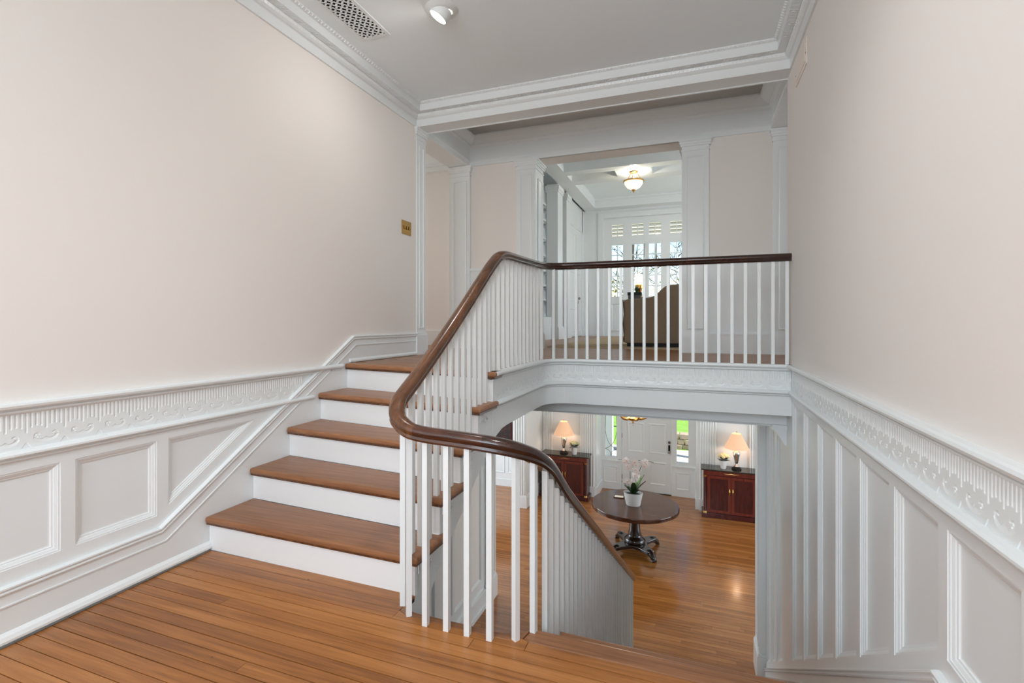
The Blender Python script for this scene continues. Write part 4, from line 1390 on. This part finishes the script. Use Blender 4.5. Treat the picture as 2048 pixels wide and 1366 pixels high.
# hall walls and ceiling
w = MB().box(HX0, -1.97, HY, HY + 0.15, 0, 2.95).box(0.07, HX1, HY, HY + 0.15, 0, 2.95)
w.box(-2.06, -1.97, HY + 0.15, DY + 0.15, 0, 2.95).box(0.07, 0.16, HY + 0.15, DY + 0.15, 0, 2.95).box(-1.97, 0.07, DY, DY + 0.12, 2.25, 2.95)
wh = struct(w.build('wall_hall_front', 'white'), 'white hall wall on either side of the entrance recess', 'wall')
w = MB().box(HX0 - 0.15, HX0, -2.6, 6.1, 0, 2.95).box(HX0 - 0.15, HX0, 9.5, 10.6, 0, 2.95).box(HX0 - 0.15, HX0, 6.1, 9.5, 0, 0.55).box(HX0 - 0.15, HX0, 6.1, 9.5, 2.6, 2.95).box(HX0, XL - 0.285, 4.4, 4.55, 0, 2.95)
struct(w.build('wall_hall_left', 'white'), 'white hall wall with added windows outside the view', 'wall')
w = MB().box(HX1, HX1 + 0.15, -2.6, 6.1, 0, 2.95).box(HX1, HX1 + 0.15, 9.5, 10.6, 0, 2.95).box(HX1, HX1 + 0.15, 6.1, 9.5, 0, 0.55).box(HX1, HX1 + 0.15, 6.1, 9.5, 2.6, 2.95).box(XR + 0.285, HX1, 4.4, 4.55, 0, 2.95)
struct(w.build('wall_hall_right', 'white'), 'white hall wall with added unseen windows beyond the mahogany cabinet', 'wall')
side_window('window_7', 'added white window of the hall outside the view', HX0 - 0.1, HX0 - 0.04, 6.1, 9.5, 0.55, 2.6, 4, 3)  # hall side windows are unseen, added to house the fill lights
side_window('window_8', 'added unseen white hall window beyond the mahogany cabinet', HX1 + 0.04, HX1 + 0.1, 6.1, 9.5, 0.55, 2.6, 4, 3)
cl = MB().box(HX0 - 0.15, HX1 + 0.15, 4.62, 11.2, 2.86, 2.95).box(HX0, XL - 0.05, 4.4, 4.62, 2.86, 2.95).box(XR + 0.04, HX1, 4.4, 4.62, 2.86, 2.95)
struct(cl.build('ceiling', 'ceil'), 'white ceiling of the entrance hall below the upper floor', 'ceiling')
# lower left wall panelling visible through the well
lp = []
for k in range(8):
    a = 2.62 + 0.405 * k
    lp.append((a, a + 0.35, (lambda s: 0.38), 2.65))
wainscot('trim_12', 'white full-height panelling on the hall wall under the stairs', lambda s, z, h: (XL - 0.012 + h, s, z), 2.0, 5.95, lp, 2.86, lambda s: 0.0, 2.65)
struct(MB().box(XL - 0.02, XL + 0.012, 2.0, 6.0, 0.0, 0.20).box(XL - 0.02, XL + 0.02, 2.0, 6.0, 0.20, 0.235).box(XL - 0.02, XL + 0.028, 2.0, 6.0, 0.0, 0.05).build('baseboard_hall', 'white'), 'white baseboard on the hall wall under the stairs', 'baseboard')
pilaster('pillar', 'white pilaster at the end of the panelled wall under the stairs', XL - 0.285, XL + 0.03, 5.93, 6.2, 0, 2.86, '+x', base=0.30, cap=0.14)
# alcove return wall, fluted
pilaster('pillar', 'reeded white pier standing left of the mahogany cabinet behind the balusters', -3.42, -3.14, 9.3, HY, 0, 2.86, '-y', base=0.24, cap=0.12, flutes=5, panelled=False)
# wainscot and picture on the wall further left
wl3 = MB().box(HX0, -3.42, HY - 0.02, HY, 0, 0.86).box(HX0, -3.42, HY - 0.045, HY, 0.86, 0.90)
o = struct(wl3.build('trim_13', 'white'), 'white dado on the hall wall beyond the reeded pier', 'dado')
for k in range(4):
    panel(MB(), [(-5.6 + 0.55 * k, 0.30), (-5.12 + 0.55 * k, 0.30), (-5.12 + 0.55 * k, 0.76), (-5.6 + 0.55 * k, 0.76)], lambda s, z, h: (s, HY - 0.024 - h, z), [(0, -0.002), (0, 0.006), (0.015, 0.008), (0.025, 0.0), (0.03, -0.003)]).build('panel', 'white', o)
struct(MB().box(HX0, -3.42, HY - 0.03, HY, 0, 0.16).build('baseboard_hall_left', 'white'), 'white baseboard beyond the reeded pier', 'baseboard')
pc = empty('picture', (-4.2, HY - 0.02, 1.0))
tag(pc, 'dark red framed picture on the hall wall beneath the stair string', 'picture')
P(MB().box(-4.55, -3.80, HY - 0.03, HY, 0.96, 1.75).build('frame', 'mahog', None, bevel=0.008), pc)
P(MB().box(-4.49, -3.86, HY - 0.034, HY - 0.028, 1.02, 1.69).build('canvas', 'picture', None), pc)
# reeded strips on the front wall
def reeds(label, x0, x1, n):
    o = MB().box(x0, x1, HY - 0.015, HY, 0.2, 2.86).build('trim_14', 'white')
    struct(o, label, 'panelling')
    wv = (x1 - x0) / n
    for k in range(n):
        c0 = x0 + wv * (k + 0.5)
        MB().tube([(c0, HY - 0.016, 0.22), (c0, HY - 0.016, 2.86)], wv * 0.36, 6).build('reed', 'white', o)
    MB().box(x0 - 0.01, x1 + 0.01, HY - 0.035, HY, 0, 0.22).build('plinth', 'white', o)
reeds('reeded white strip at the corner beyond the lamp and cabinet near the stairs', -3.12, -2.90, 5)
reeds('reeded white strip between the white flowers and the entrance recess', -2.30, -1.98, 7)
reeds('reeded white strip between the entrance recess and the yellow flowers', 0.10, 0.42, 7)
reeds('reeded white strip beside the pilaster behind the lamp with yellow flowers', 0.98, 1.28, 7)
# entrance: door, sidelights
# recess reveals
for xs, sg in ((-1.97, 1), (0.07, -1)):
    o = MB().box(min(xs, xs + sg * 0.03), max(xs, xs + sg * 0.03), HY, DY, 0.0, 2.86).build('trim_15', 'white')
    struct(o, 'white reveal of the entrance recess beside the ' + ('leaded' if sg > 0 else 'clear') + ' sidelight', 'reveal')
    MB().box(min(xs - 0.0, xs + sg * 0.05), max(xs, xs + sg * 0.05), HY - 0.012, DY, 0.0, 0.2).build('plinth', 'white', o)
    panel(MB(), [(HY + 0.1, 0.28), (DY - 0.1, 0.28), (DY - 0.1, 0.68), (HY + 0.1, 0.68)], (lambda s, z, h, xs=xs, sg=sg: (xs + sg * (0.034 + h), s, z)), [(0, -0.002), (0, 0.006), (0.02, 0.008), (0.03, 0.0), (0.035, -0.003)]).build('panel', 'white', o)
DX0, DX1 = -1.50, -0.452
df = MB().box(DX0 + 0.004, DX1 - 0.004, DY + 0.03, DY + 0.08, 0.012, 2.25)
door1 = struct(df.build('door_1', 'white'), 'white six-panel front door with nickel lock', 'door')
xa, xb, xc, xd = DX0 + 0.13, DX0 + 0.48, DX1 - 0.48, DX1 - 0.10
for za, zb in ((0.18, 0.68), (0.86, 1.51), (1.63, 2.1)):
    for x0, x1 in ((xa, xb), (xc + 0.02, xd)):
        panel(MB(), [(x0, za), (x1, za), (x1, zb), (x0, zb)], lambda s, z, h: (s, DY + 0.028 - h, z), [(0, -0.002), (0, 0.010), (0.02, 0.014), (0.035, 0.004), (0.045, -0.004), (0.05, 0.0)]).build('panel', 'white', door1)
MB().tube([(DX1 - 0.045, DY + 0.03, 1.13), (DX1 - 0.045, DY - 0.005, 1.13)], 0.026, 12).build('deadbolt', 'nickel', door1, smooth=True)
MB().box(DX1 - 0.065, DX1 - 0.025, DY + 0.012, DY + 0.03, 0.93, 1.07).build('lock_plate', 'black', door1)
MB().ball((DX1 - 0.045, DY - 0.02, 0.93), 0.03, 10, 6).build('knob', 'nickel', door1, smooth=True)
for z in (0.25, 1.15, 2.0):
    MB().box(DX0 - 0.004, DX0 + 0.014, DY + 0.015, DY + 0.03, z, z + 0.10).build('hinge', 'nickel', door1)
MB().box(DX0, DX1, DY + 0.0, DY + 0.09, 0.0, 0.012).build('threshold', 'black', door1)


def sidelight(name, label, x0, x1, g0, g1, leaded):
    y = DY
    z0g = 0.72
    m = MB().box(x0, g0, y, y + 0.1, 0, 2.25).box(g1, x1, y, y + 0.1, 0, 2.25).box(g0, g1, y, y + 0.1, 0, z0g).box(g0, g1, y, y + 0.1, 2.15, 2.25)
    o = struct(m.build(name, 'white'), label, 'window')
    MB().box(x0, x1, y - 0.03, y, z0g - 0.10, z0g - 0.07).build('sill', 'white', o)
    panel(MB(), [(g0 - 0.03, 0.14), (g1 + 0.03, 0.14), (g1 + 0.03, 0.52), (g0 - 0.03, 0.52)], lambda s, z, h: (s, y - 0.004 - h, z), [(0, -0.002), (0, 0.008), (0.02, 0.011), (0.032, 0.003), (0.04, -0.003), (0.05, 0.002)]).build('panel', 'white', o)
    MB().box(g0, g1, y + 0.045, y + 0.05, z0g, 2.15).build('pane', 'glass', o)
    if leaded:
        l = MB()
        cx = (g0 + g1) / 2
        hw = (g1 - g0) / 2
        yl = y + 0.042
        def arc(p):
            l.tube([(cx + hw * a, yl, z) for a, z in p], 0.0045, 5)
        for s in (-1, 1):
            arc([(s * 1.0, 1.28), (s * 0.75, 1.12), (s * 0.4, 1.02), (0, 0.955), (-s * 0.55, 0.905), (-s * 1.0, 0.88)])
            arc([(s * 1.0, 0.88), (s * 0.5, 0.855), (s * 0.12, 0.81), (0, 0.72)])
            arc([(s * 1.0, 1.85), (s * 0.92, 1.7), (s * 0.95, 1.5), (s * 1.0, 1.28)])
            arc([(0, 2.15), (s * 0.5, 2.0), (s * 1.0, 1.85)])
        l.build('lead_came', 'lead', o)
    return o


sidelight('window_9', 'leaded glass sidelight left of the white front door', -1.94, DX0, -1.865, -1.61, True)
sidelight('window_10', 'clear glass sidelight beside the lock of the white front door', DX1, 0.04, -0.345, -0.112, False)


# ---- mahogany cabinets
def cabinet(x0, label):
    x1 = x0 + 1.0
    y0, y1 = 10.06, HY - 0.022
    H = 0.895
    t = empty('cabinet', (x0 + 0.5, (y0 + y1) / 2, 0))
    tag(t, label, 'cabinet', 'mahogany hall cabinets')
    P(MB().box(x0 + 0.02, x1 - 0.02, y0 + 0.025, y1, 0.09, H).build('body', 'mahog'), t)
    P(MB().box(x0 - 0.005, x1 + 0.005, y0 - 0.005, y1, 0, 0.09).box(x0 - 0.015, x0 + 0.09, y0 - 0.02, y1, 0, 0.085).box(x1 - 0.09, x1 + 0.015, y0 - 0.02, y1, 0, 0.085).build('plinth', 'mahog', None, bevel=0.006), t)
    P(MB().box(x0 - 0.02, x1 + 0.02, y0 - 0.025, y1 + 0.002, H, H + 0.025).build('granite_top', 'marble', None, bevel=0.004), t)
    P(MB().box(x0 + 0.02, x1 - 0.02, y0 + 0.005, y0 + 0.03, H - 0.085, H).build('frieze_rail', 'mahog_light'), t)
    xm = (x0 + x1) / 2
    for s, (a, b) in enumerate(((x0 + 0.085, xm - 0.004), (xm + 0.004, x1 - 0.085))):
        d = P(MB().box(a, b, y0 + 0.008, y0 + 0.028, 0.105, H - 0.095).build('door', 'mahog'), t)
        fw = 0.05
        fr = MB().box(a, a + fw, y0 - 0.002, y0 + 0.010, 0.105, H - 0.095).box(b - fw, b, y0 - 0.002, y0 + 0.010, 0.105, H - 0.095).box(a + fw, b - fw, y0 - 0.002, y0 + 0.010, 0.105, 0.105 + fw).box(a + fw, b - fw, y0 - 0.002, y0 + 0.010, H - 0.095 - fw, H - 0.095)
        fo = fr.build('door_frame', 'mahog_light', d)
        hx = b - 0.024 if s == 0 else a + 0.024
        MB().tube([(hx, y0 - 0.012, 0.46), (hx, y0 - 0.016, 0.50), (hx, y0 - 0.024, 0.53), (hx, y0 - 0.012, 0.58)], [0.004, 0.009, 0.013, 0.004], 8).build('handle', 'gilt', d, smooth=True)
    for cx in (x0 + 0.045, x1 - 0.045):
        c_ = P(MB().lathe([(0.028, 0.12), (0.026, 0.2), (0.022, H - 0.13)], cx, y0 + 0.012, 0, 16).build('column', 'mahog', None, smooth=True), t)
        MB().lathe([(0.036, 0.085), (0.036, 0.10), (0.030, 0.12)], cx, y0 + 0.012, 0, 16).build('gilt_base', 'gilt', c_, smooth=True)
        MB().lathe([(0.025, H - 0.13), (0.032, H - 0.115), (0.036, H - 0.09)], cx, y0 + 0.012, 0, 16).build('gilt_capital', 'gilt', c_, smooth=True)
    o = MB()
    for k in range(-6, 7):
        o.ball((xm + k * 0.02, y0 + 0.002, H - 0.042 + 0.004 * math.cos(k)), 0.011 - 0.0011 * abs(k), 6, 4, sy=0.4)
    P(o.build('gilt_mount', 'gilt', None), t)
    return t


cabinet(0.152, 'mahogany two-door cabinet with black top holding the lamp and yellow flowers')
cabinet(-3.055, 'mahogany two-door cabinet with black top behind the curving handrail')
table_lamp('table_lamp', 'lit silver urn lamp with pleated peach shade beside yellow flowers', 0.755, 10.22, 0.92, 0.40, 0.217, 0.075, 0.275, 'shade', 'silver', 3.2, (1.0, 0.72, 0.48))
table_lamp('table_lamp', 'lit silver urn lamp with pleated peach shade beside white flowers', -2.60, 10.22, 0.92, 0.40, 0.217, 0.075, 0.275, 'shade', 'silver', 3.2, (1.0, 0.72, 0.48))


def flower_pot(label, x, y, z, bloom):
    t = empty('potted_flowers', (x, y, z))
    tag(t, label, 'potted plant')
    P(MB().lathe([(0.045, 0.0), (0.048, 0.01), (0.052, 0.03), (0.072, 0.15), (0.07, 0.155), (0.06, 0.14)], x, y, z, 18).build('pot', 'ceramic', None, smooth=True), t)
    g = MB()
    for k in range(34):
        a = random.uniform(0, 2 * PI)
        el = random.uniform(-0.25, 0.9)
        L = random.uniform(0.08, 0.14)
        p0 = Vector((x, y, z + 0.16))
        d = Vector((math.cos(a) * math.cos(el), math.sin(a) * math.cos(el), math.sin(el)))
        s = Vector((-math.sin(a), math.cos(a), 0)) * 0.028
        p1 = p0 + d * L
        g.poly([p0 + d * 0.03, p0 + d * L * 0.6 + s, p1, p0 + d * L * 0.6 - s])
    P(g.build('foliage', 'leaf', None, fix=False), t)
    for k in range(11):
        a = 2 * PI * k / 11 * 2.4
        r = 0.085 * math.sqrt((k + 0.4) / 11)
        c = (x + r * math.cos(a), y + r * math.sin(a), z + 0.27 - r * 0.5 + random.uniform(-0.01, 0.01))
        b = MB()
        b.ball(c, 0.036, 9, 6, sz=0.8)
        P(b.build('bloom', bloom, None), t)
    return t


flower_pot('yellow flowers in a white pot on the cabinet near the pilaster', 0.525, 10.2, 0.92, 'bloom_yellow')
flower_pot('green-white flowers in a white pot on the cabinet behind the handrail', -2.365, 10.2, 0.92, 'bloom_green')

# ---- round pedestal table
TX, TY, TH = -0.905, 8.22, 0.755
tt = empty('pedestal_table', (TX, TY, 0))
tag(tt, 'round dark rosewood pedestal table in the entrance hall', 'table')
P(MB().lathe([(0.66, 0.0), (0.69, 0.008), (0.692, 0.055), (0.682, 0.068), (0.01, 0.068)], TX, TY, TH - 0.068, 64).build('tabletop', 'tabletop', None, smooth=True), tt)
P(MB().lathe([(0.15, 0.12), (0.165, 0.14), (0.17, 0.17), (0.15, 0.205), (0.115, 0.23), (0.105, 0.26), (0.09, 0.34), (0.078, 0.48), (0.085, 0.60), (0.12, 0.64), (0.20, TH - 0.065)], TX, TY, 0, 24).build('pedestal', 'ebony', None, smooth=True), tt)
base = []
for k in range(4):
    a0 = PI / 4 + k * PI / 2
    for da, r in ((-0.16, 0.40), (0.16, 0.40), (0.42, 0.23), (PI / 4, 0.185), (PI / 2 - 0.42, 0.23)):
        base.append((TX + r * math.cos(a0 + da), TY + r * math.sin(a0 + da)))
P(MB().prism_z(base, 0.085, 0.135).build('platform_base', 'ebony', None, bevel=0.008), tt)
for k in range(4):
    a = PI / 4 + k * PI / 2
    c, s = math.cos(a), math.sin(a)
    ft = MB()
    ft.tube([(TX + 0.33 * c, TY + 0.33 * s, 0.10), (TX + 0.40 * c, TY + 0.40 * s, 0.095), (TX + 0.45 * c, TY + 0.45 * s, 0.05), (TX + 0.475 * c, TY + 0.475 * s, 0.03)], [0.05, 0.052, 0.042, 0.03], 10)
    for q in (-1, 0, 1):
        ft.ball((TX + 0.47 * c - q * 0.026 * s, TY + 0.47 * s + q * 0.026 * c, 0.021), 0.021, 7, 5)
    P(ft.build('paw_foot', 'ebony', None, smooth=True), tt)
    P(MB().lathe([(0.04, 0), (0.04, 0.01), (0.015, 0.02)], TX + 0.36 * c, TY + 0.36 * s, 0.134, 12).build('rosette', 'ebony', None, smooth=True), tt)

# ---- orchid
OX, OY, OZ = -0.92, 8.13, TH
orc = empty('potted_orchid', (OX, OY, OZ))
tag(orc, 'pale pink orchid in an oval white pot on the round table', 'potted plant')
P(MB().lathe([(0.105, 0.0), (0.112, 0.01), (0.15, 0.195), (0.152, 0.205), (0.142, 0.205), (0.13, 0.17)], OX, OY, OZ, 36, 1.0, 0.72).build('pot', 'ceramic', None, smooth=True), orc)
P(MB().lathe([(0.138, 0.172), (0.01, 0.185)], OX, OY, OZ, 24, 1.0, 0.72).build('soil', 'soil', None), orc)


def blade(mb, p0, d, L, wd, droop, up):
    d = Vector(d).normalized()
    side = d.cross(Vector((0, 0, 1)))
    if side.length < 0.1: side = Vector((1, 0, 0))
    side.normalize()
    rows = []
    for k in range(7):
        t = k / 6
        p = Vector(p0) + d * (L * t * (1 - up * 0.4)) + Vector((0, 0, L * (up * t - droop * t * t)))
        ww = wd * (math.sin(PI * (0.12 + 0.83 * t)) ** 0.7)
        rows.append([p - side * ww, p + Vector((0, 0, -0.012)), p + side * ww])
    mb.grid(rows)


for k, (dx, dy, L, up) in enumerate(((-0.9, -0.2, 0.26, 1.0), (-0.5, -0.5, 0.24, 0.9), (0.1, -0.6, 0.27, 1.1), (0.25, 0.3, 0.30, 1.1), (0.7, -0.3, 0.33, 1.0), (0.95, 0.1, 0.30, 1.3), (-0.7, 0.4, 0.22, 0.9), (0.5, -0.6, 0.22, 0.8))):
    b = MB()
    blade(b, (OX + dx * 0.03, OY + dy * 0.03, OZ + 0.19), (dx, dy, 0), L, 0.044, 0.25, up)
    P(b.build('leaf', 'leaf_bright' if k == 3 else 'leaf', None, smooth=True, fix=False), orc)


def orchid_flower(c, yaw):
    f = MB()
    c = Vector(c)
    fx = Vector((math.cos(yaw), math.sin(yaw), 0))
    fz = Vector((0, 0, 1))
    fn = fx.cross(fz).normalized()
    for k in range(5):
        a = PI / 2 + 2 * PI * k / 5
        wd = 0.031 if k in (1, 4) else 0.021
        L = 0.056
        d = fx * math.cos(a) + fz * math.sin(a)
        s = fx * -math.sin(a) + fz * math.cos(a)
        f.poly([c + d * 0.004, c + d * L * 0.45 + s * wd - fn * 0.006, c + d * L * 0.85 + s * wd * 0.7 - fn * 0.01, c + d * L - fn * 0.006, c + d * L * 0.85 - s * wd * 0.7 - fn * 0.01, c + d * L * 0.45 - s * wd - fn * 0.006])
    o = P(f.build('flower', 'petal', None, fix=False), orc)
    b = MB().ball(c - fn * 0.0 + fn * 0.006, 0.008, 6, 4).build('lip', 'petal_core')
    b.parent = o
    return o


stems = [
    [(-0.03, 0, 0.18), (-0.045, 0.0, 0.38), (-0.05, -0.01, 0.55), (-0.06, -0.02, 0.66), (-0.10, -0.03, 0.72), (-0.16, -0.03, 0.725), (-0.24, -0.02, 0.71)],
    [(0.015, 0.02, 0.18), (0.02, 0.02, 0.36), (0.01, 0.0, 0.52), (0.0, -0.02, 0.63), (0.03, -0.03, 0.70), (0.09, -0.03, 0.735), (0.14, -0.03, 0.72)],
    [(0.04, 0.0, 0.18), (0.07, 0.0, 0.40), (0.10, -0.01, 0.56), (0.14, -0.02, 0.66), (0.19, -0.03, 0.72), (0.26, -0.03, 0.735), (0.32, -0.02, 0.72)],
]
for s in stems:
    pts = [(OX + a, OY + b, OZ + c) for a, b, c in s]
    cc = catmull(pts, 4)
    P(MB().tube(cc, 0.0045, 6).build('stem', 'stem', None, smooth=True), orc)
for a, b, c in ((-0.10, -0.05, 0.725), (-0.13, -0.06, 0.70), (-0.085, -0.05, 0.635), (-0.065, -0.045, 0.60), (0.02, -0.055, 0.70), (0.05, -0.06, 0.665), (0.035, -0.06, 0.715), (0.0, -0.05, 0.665), (0.19, -0.06, 0.73), (0.215, -0.06, 0.70), (0.185, -0.06, 0.665), (0.16, -0.05, 0.70),
                (0.055, -0.06, 0.55), (0.03, -0.06, 0.50), (0.07, -0.06, 0.475), (0.045, -0.06, 0.59), (0.05, -0.06, 0.43), (-0.085, -0.06, 0.395), (-0.11, -0.06, 0.36), (-0.07, -0.06, 0.35), (-0.015, -0.06, 0.39), (-0.01, -0.06, 0.345)):
    orchid_flower((OX + a, OY + b, OZ + c), math.radians(random.uniform(-25, 25)))

bk = empty('photo_card', (-1.18, 8.42, TH))
tag(bk, 'small framed card lying on the round table beside the orchid', 'card')
P(MB().box(-1.27, -1.10, 8.36, 8.47, TH, TH + 0.012).build('frame', 'tabletop', None), bk)
P(MB().box(-1.255, -1.115, 8.373, 8.457, TH + 0.0115, TH + 0.0135).build('card_face', 'paper', None), bk)

# ---- chandelier (only its foot shows below the balcony)
ch = empty('chandelier', (-0.93, 8.2, 2.8))
tag(ch, 'gilt chandelier foot hanging just below the balcony beam', 'chandelier')
CX_, CY_ = -0.93, 8.2
P(MB().lathe([(0.006, 2.105), (0.018, 2.12), (0.012, 2.14), (0.03, 2.15), (0.075, 2.165), (0.095, 2.20), (0.06, 2.24), (0.03, 2.30), (0.03, 2.5), (0.012, 2.6), (0.012, 2.905)], CX_, CY_, -0.05, 20).build('stem', 'gilt', None, smooth=True), ch)
P(MB().lathe([(0.004, 2.065), (0.010, 2.085), (0.006, 2.11)], CX_, CY_, -0.05, 10).build('finial', 'nickel', None, smooth=True), ch)
for k in range(5):
    a = 2 * PI * k / 5 + 0.15
    c, s = math.cos(a), math.sin(a)
    arm = P(MB().tube([(CX_ + 0.05 * c, CY_ + 0.05 * s, 2.15), (CX_ + 0.13 * c, CY_ + 0.13 * s, 2.135), (CX_ + 0.20 * c, CY_ + 0.20 * s, 2.155), (CX_ + 0.25 * c, CY_ + 0.25 * s, 2.20), (CX_ + 0.25 * c, CY_ + 0.25 * s, 2.34)], [0.03, 0.022, 0.018, 0.014, 0.02], 8).build('arm', 'gilt', None, smooth=True), ch)
    MB().tube([(CX_ + 0.25 * c, CY_ + 0.25 * s, 2.34), (CX_ + 0.25 * c, CY_ + 0.25 * s, 2.44)], 0.011, 8).build('candle', 'ceramic', arm)
    MB().ball((CX_ + 0.25 * c, CY_ + 0.25 * s, 2.465), 0.018, 8, 5, sz=1.5).build('bulb', 'bulb', arm, smooth=True)
d = bpy.data.lights.new('chandelier_glow', 'POINT')
d.energy = 45
d.color = (1.0, 0.92, 0.8)
d.shadow_soft_size = 0.25
lo = bpy.data.objects.new('chandelier_glow', d)
lo.location = (CX_, CY_, 2.52)
C.objects.link(lo)

# ================================================================== OUTSIDE
struct(MB().box(-5, 5, 11.3, 13.7, -0.12, -0.05).build('porch_floor', 'porch'), 'grey-green porch floor outside the front door', 'porch floor')
struct(MB().box(-60, 60, 13.7, 15.4, -0.14, -0.08).build('path', 'drive'), 'pale gravel drive outside the front door', 'path')
struct(MB().box(-60, 60, 15.4, 80, -0.14, -0.09).build('lawn', 'lawn'), 'green lawn beyond the stone wall', 'lawn')
sw_ = empty('stone_wall', (-1, 15.6, -0.1))
tag(sw_, 'low field-stone wall seen through the clear sidelight', 'wall')
for r in range(3):
    x = -2.2 + 0.12 * r
    while x < 1.6:
        L = random.uniform(0.2, 0.42)
        P(MB().box(x, x + L - 0.015, 15.5 + random.uniform(0, 0.04), 15.85, -0.1 + 0.16 * r, 0.05 + 0.16 * r).build('stone', 'stone', None, bevel=0.02), sw_)
        x += L
pcm = struct(MB().box(-2.26, -1.95, 12.6, 12.86, -0.08, 3.0).box(-2.31, -1.90, 12.56, 12.90, -0.05, 0.1).build('column', 'white'), 'square white porch column outside the leaded sidelight', 'column')
# gable of the porch seen through the transoms
gb = empty('porch_gable', (-1, 14, -0.1))
tag(gb, 'cream clapboard porch gable seen through the transom lights', 'porch')
P(MB().box(-4.5, 2.5, 14.02, 14.12, 5.98, 8.0).build('gable_board', 'siding'), gb)
for k in range(14):
    P(MB().prism_x([(14.02, 6.02 + 0.1 * k), (13.985, 6.02 + 0.1 * k), (14.02, 6.12 + 0.1 * k)], -4.5, 2.5).build('clapboard', 'siding'), gb)
P(MB().box(-4.5, 2.5, 13.9, 14.15, 5.90, 6.0).build('eave', 'eave'), gb)
for x in (-4.45, 2.25):
    P(MB().box(x, x + 0.2, 13.92, 14.12, -0.12, 5.90).build('post', 'siding'), gb)


def tree(label, x, y, h, seed):
    rnd = random.Random(seed)
    t = empty('tree', (x, y, -0.1))
    tag(t, label, 'tree', 'trees outside the glazed doors')
    tr = MB()
    lv = MB()
    tr.tube([(x, y, -0.1), (x + rnd.uniform(-0.2, 0.2), y, h * 0.5), (x + rnd.uniform(-0.4, 0.4), y, h)], [0.12, 0.07, 0.015], 7)
    for k in range(24):
        z = rnd.uniform(0.25, 0.97) * h
        a = rnd.uniform(0, 2 * PI)
        L = rnd.uniform(0.5, 1.0) * (h * 1.05 - z) * 0.26 + 0.3
        p0 = Vector((x, y, z))
        p1 = p0 + Vector((math.cos(a) * L, math.sin(a) * L, L * 0.7))
        pm = (p0 + p1) / 2 + Vector((0, 0, -0.1 * L))
        tr.tube([p0, pm, p1], [0.02, 0.013, 0.004], 5)
        for q in range(5):
            a2 = a + rnd.uniform(-1.2, 1.2)
            s0 = p0.lerp(p1, rnd.uniform(0.3, 1.0))
            s1 = s0 + Vector((math.cos(a2), math.sin(a2), rnd.uniform(0.1, 1.0))) * rnd.uniform(0.25, 0.6)
            tr.tube([s0, s1], [0.014, 0.004], 4)
            for g in range(3):
                c = s0.lerp(s1, rnd.uniform(0.2, 1.1)) + Vector((rnd.uniform(-.12, .12), rnd.uniform(-.12, .12), rnd.uniform(-.12, .12)))
                u = Vector((rnd.uniform(-1, 1), rnd.uniform(-1, 1), rnd.uniform(-1, 1))).normalized() * 0.035
                v = u.orthogonal().normalized() * 0.02
                lv.poly([c - u, c + v, c + u, c - v])
    P(tr.build('trunk', 'bark', None, fix=False), t)
    o = lv.build('foliage', 'leaf_bright', None, fix=False)
    o['kind'] = 'stuff'
    P(o, t)


tree('sparse spring tree seen through the glazed door behind the cream lamp', -2.0, 18.0, 8.6, 3)
tree('sparse spring tree seen through the sidelight above the settee', -0.65, 22.6, 7.4, 5)
tree('sparse spring tree seen through the sidelight near the bookcase', -4.6, 22.5, 6.2, 8)
tree('sparse spring tree seen through the glazed door beside the settee', -2.0, 28.5, 9.5, 11)
hd_ = empty('hedge', (-1.5, 25, 0))
tag(hd_, 'yellow-green hedge bank beyond the glazed doors', 'hedge')
g = MB()
for k in range(2600):
    c = Vector((random.uniform(-8, 5), random.uniform(24.5, 26), random.uniform(0.2, 6.3) * random.uniform(0.8, 1.0)))
    u = Vector((random.uniform(-1, 1), random.uniform(-1, 1), random.uniform(-1, 1))).normalized() * 0.14
    v = u.orthogonal().normalized() * 0.09
    g.poly([c - u, c + v, c + u, c - v])
o = g.build('foliage', plain('hedge_leaf', (0.36, 0.33, 0.12), 0.8, mottle=0.4, mscale=2.0), None, fix=False)
o['kind'] = 'stuff'
P(o, hd_)
P(MB().box(-8, 5, 25.9, 26.2, -0.1, 5.0).build('bank', plain('hedge_bank', (0.30, 0.25, 0.14), 0.9, mottle=0.5, mscale=1.5)), hd_)
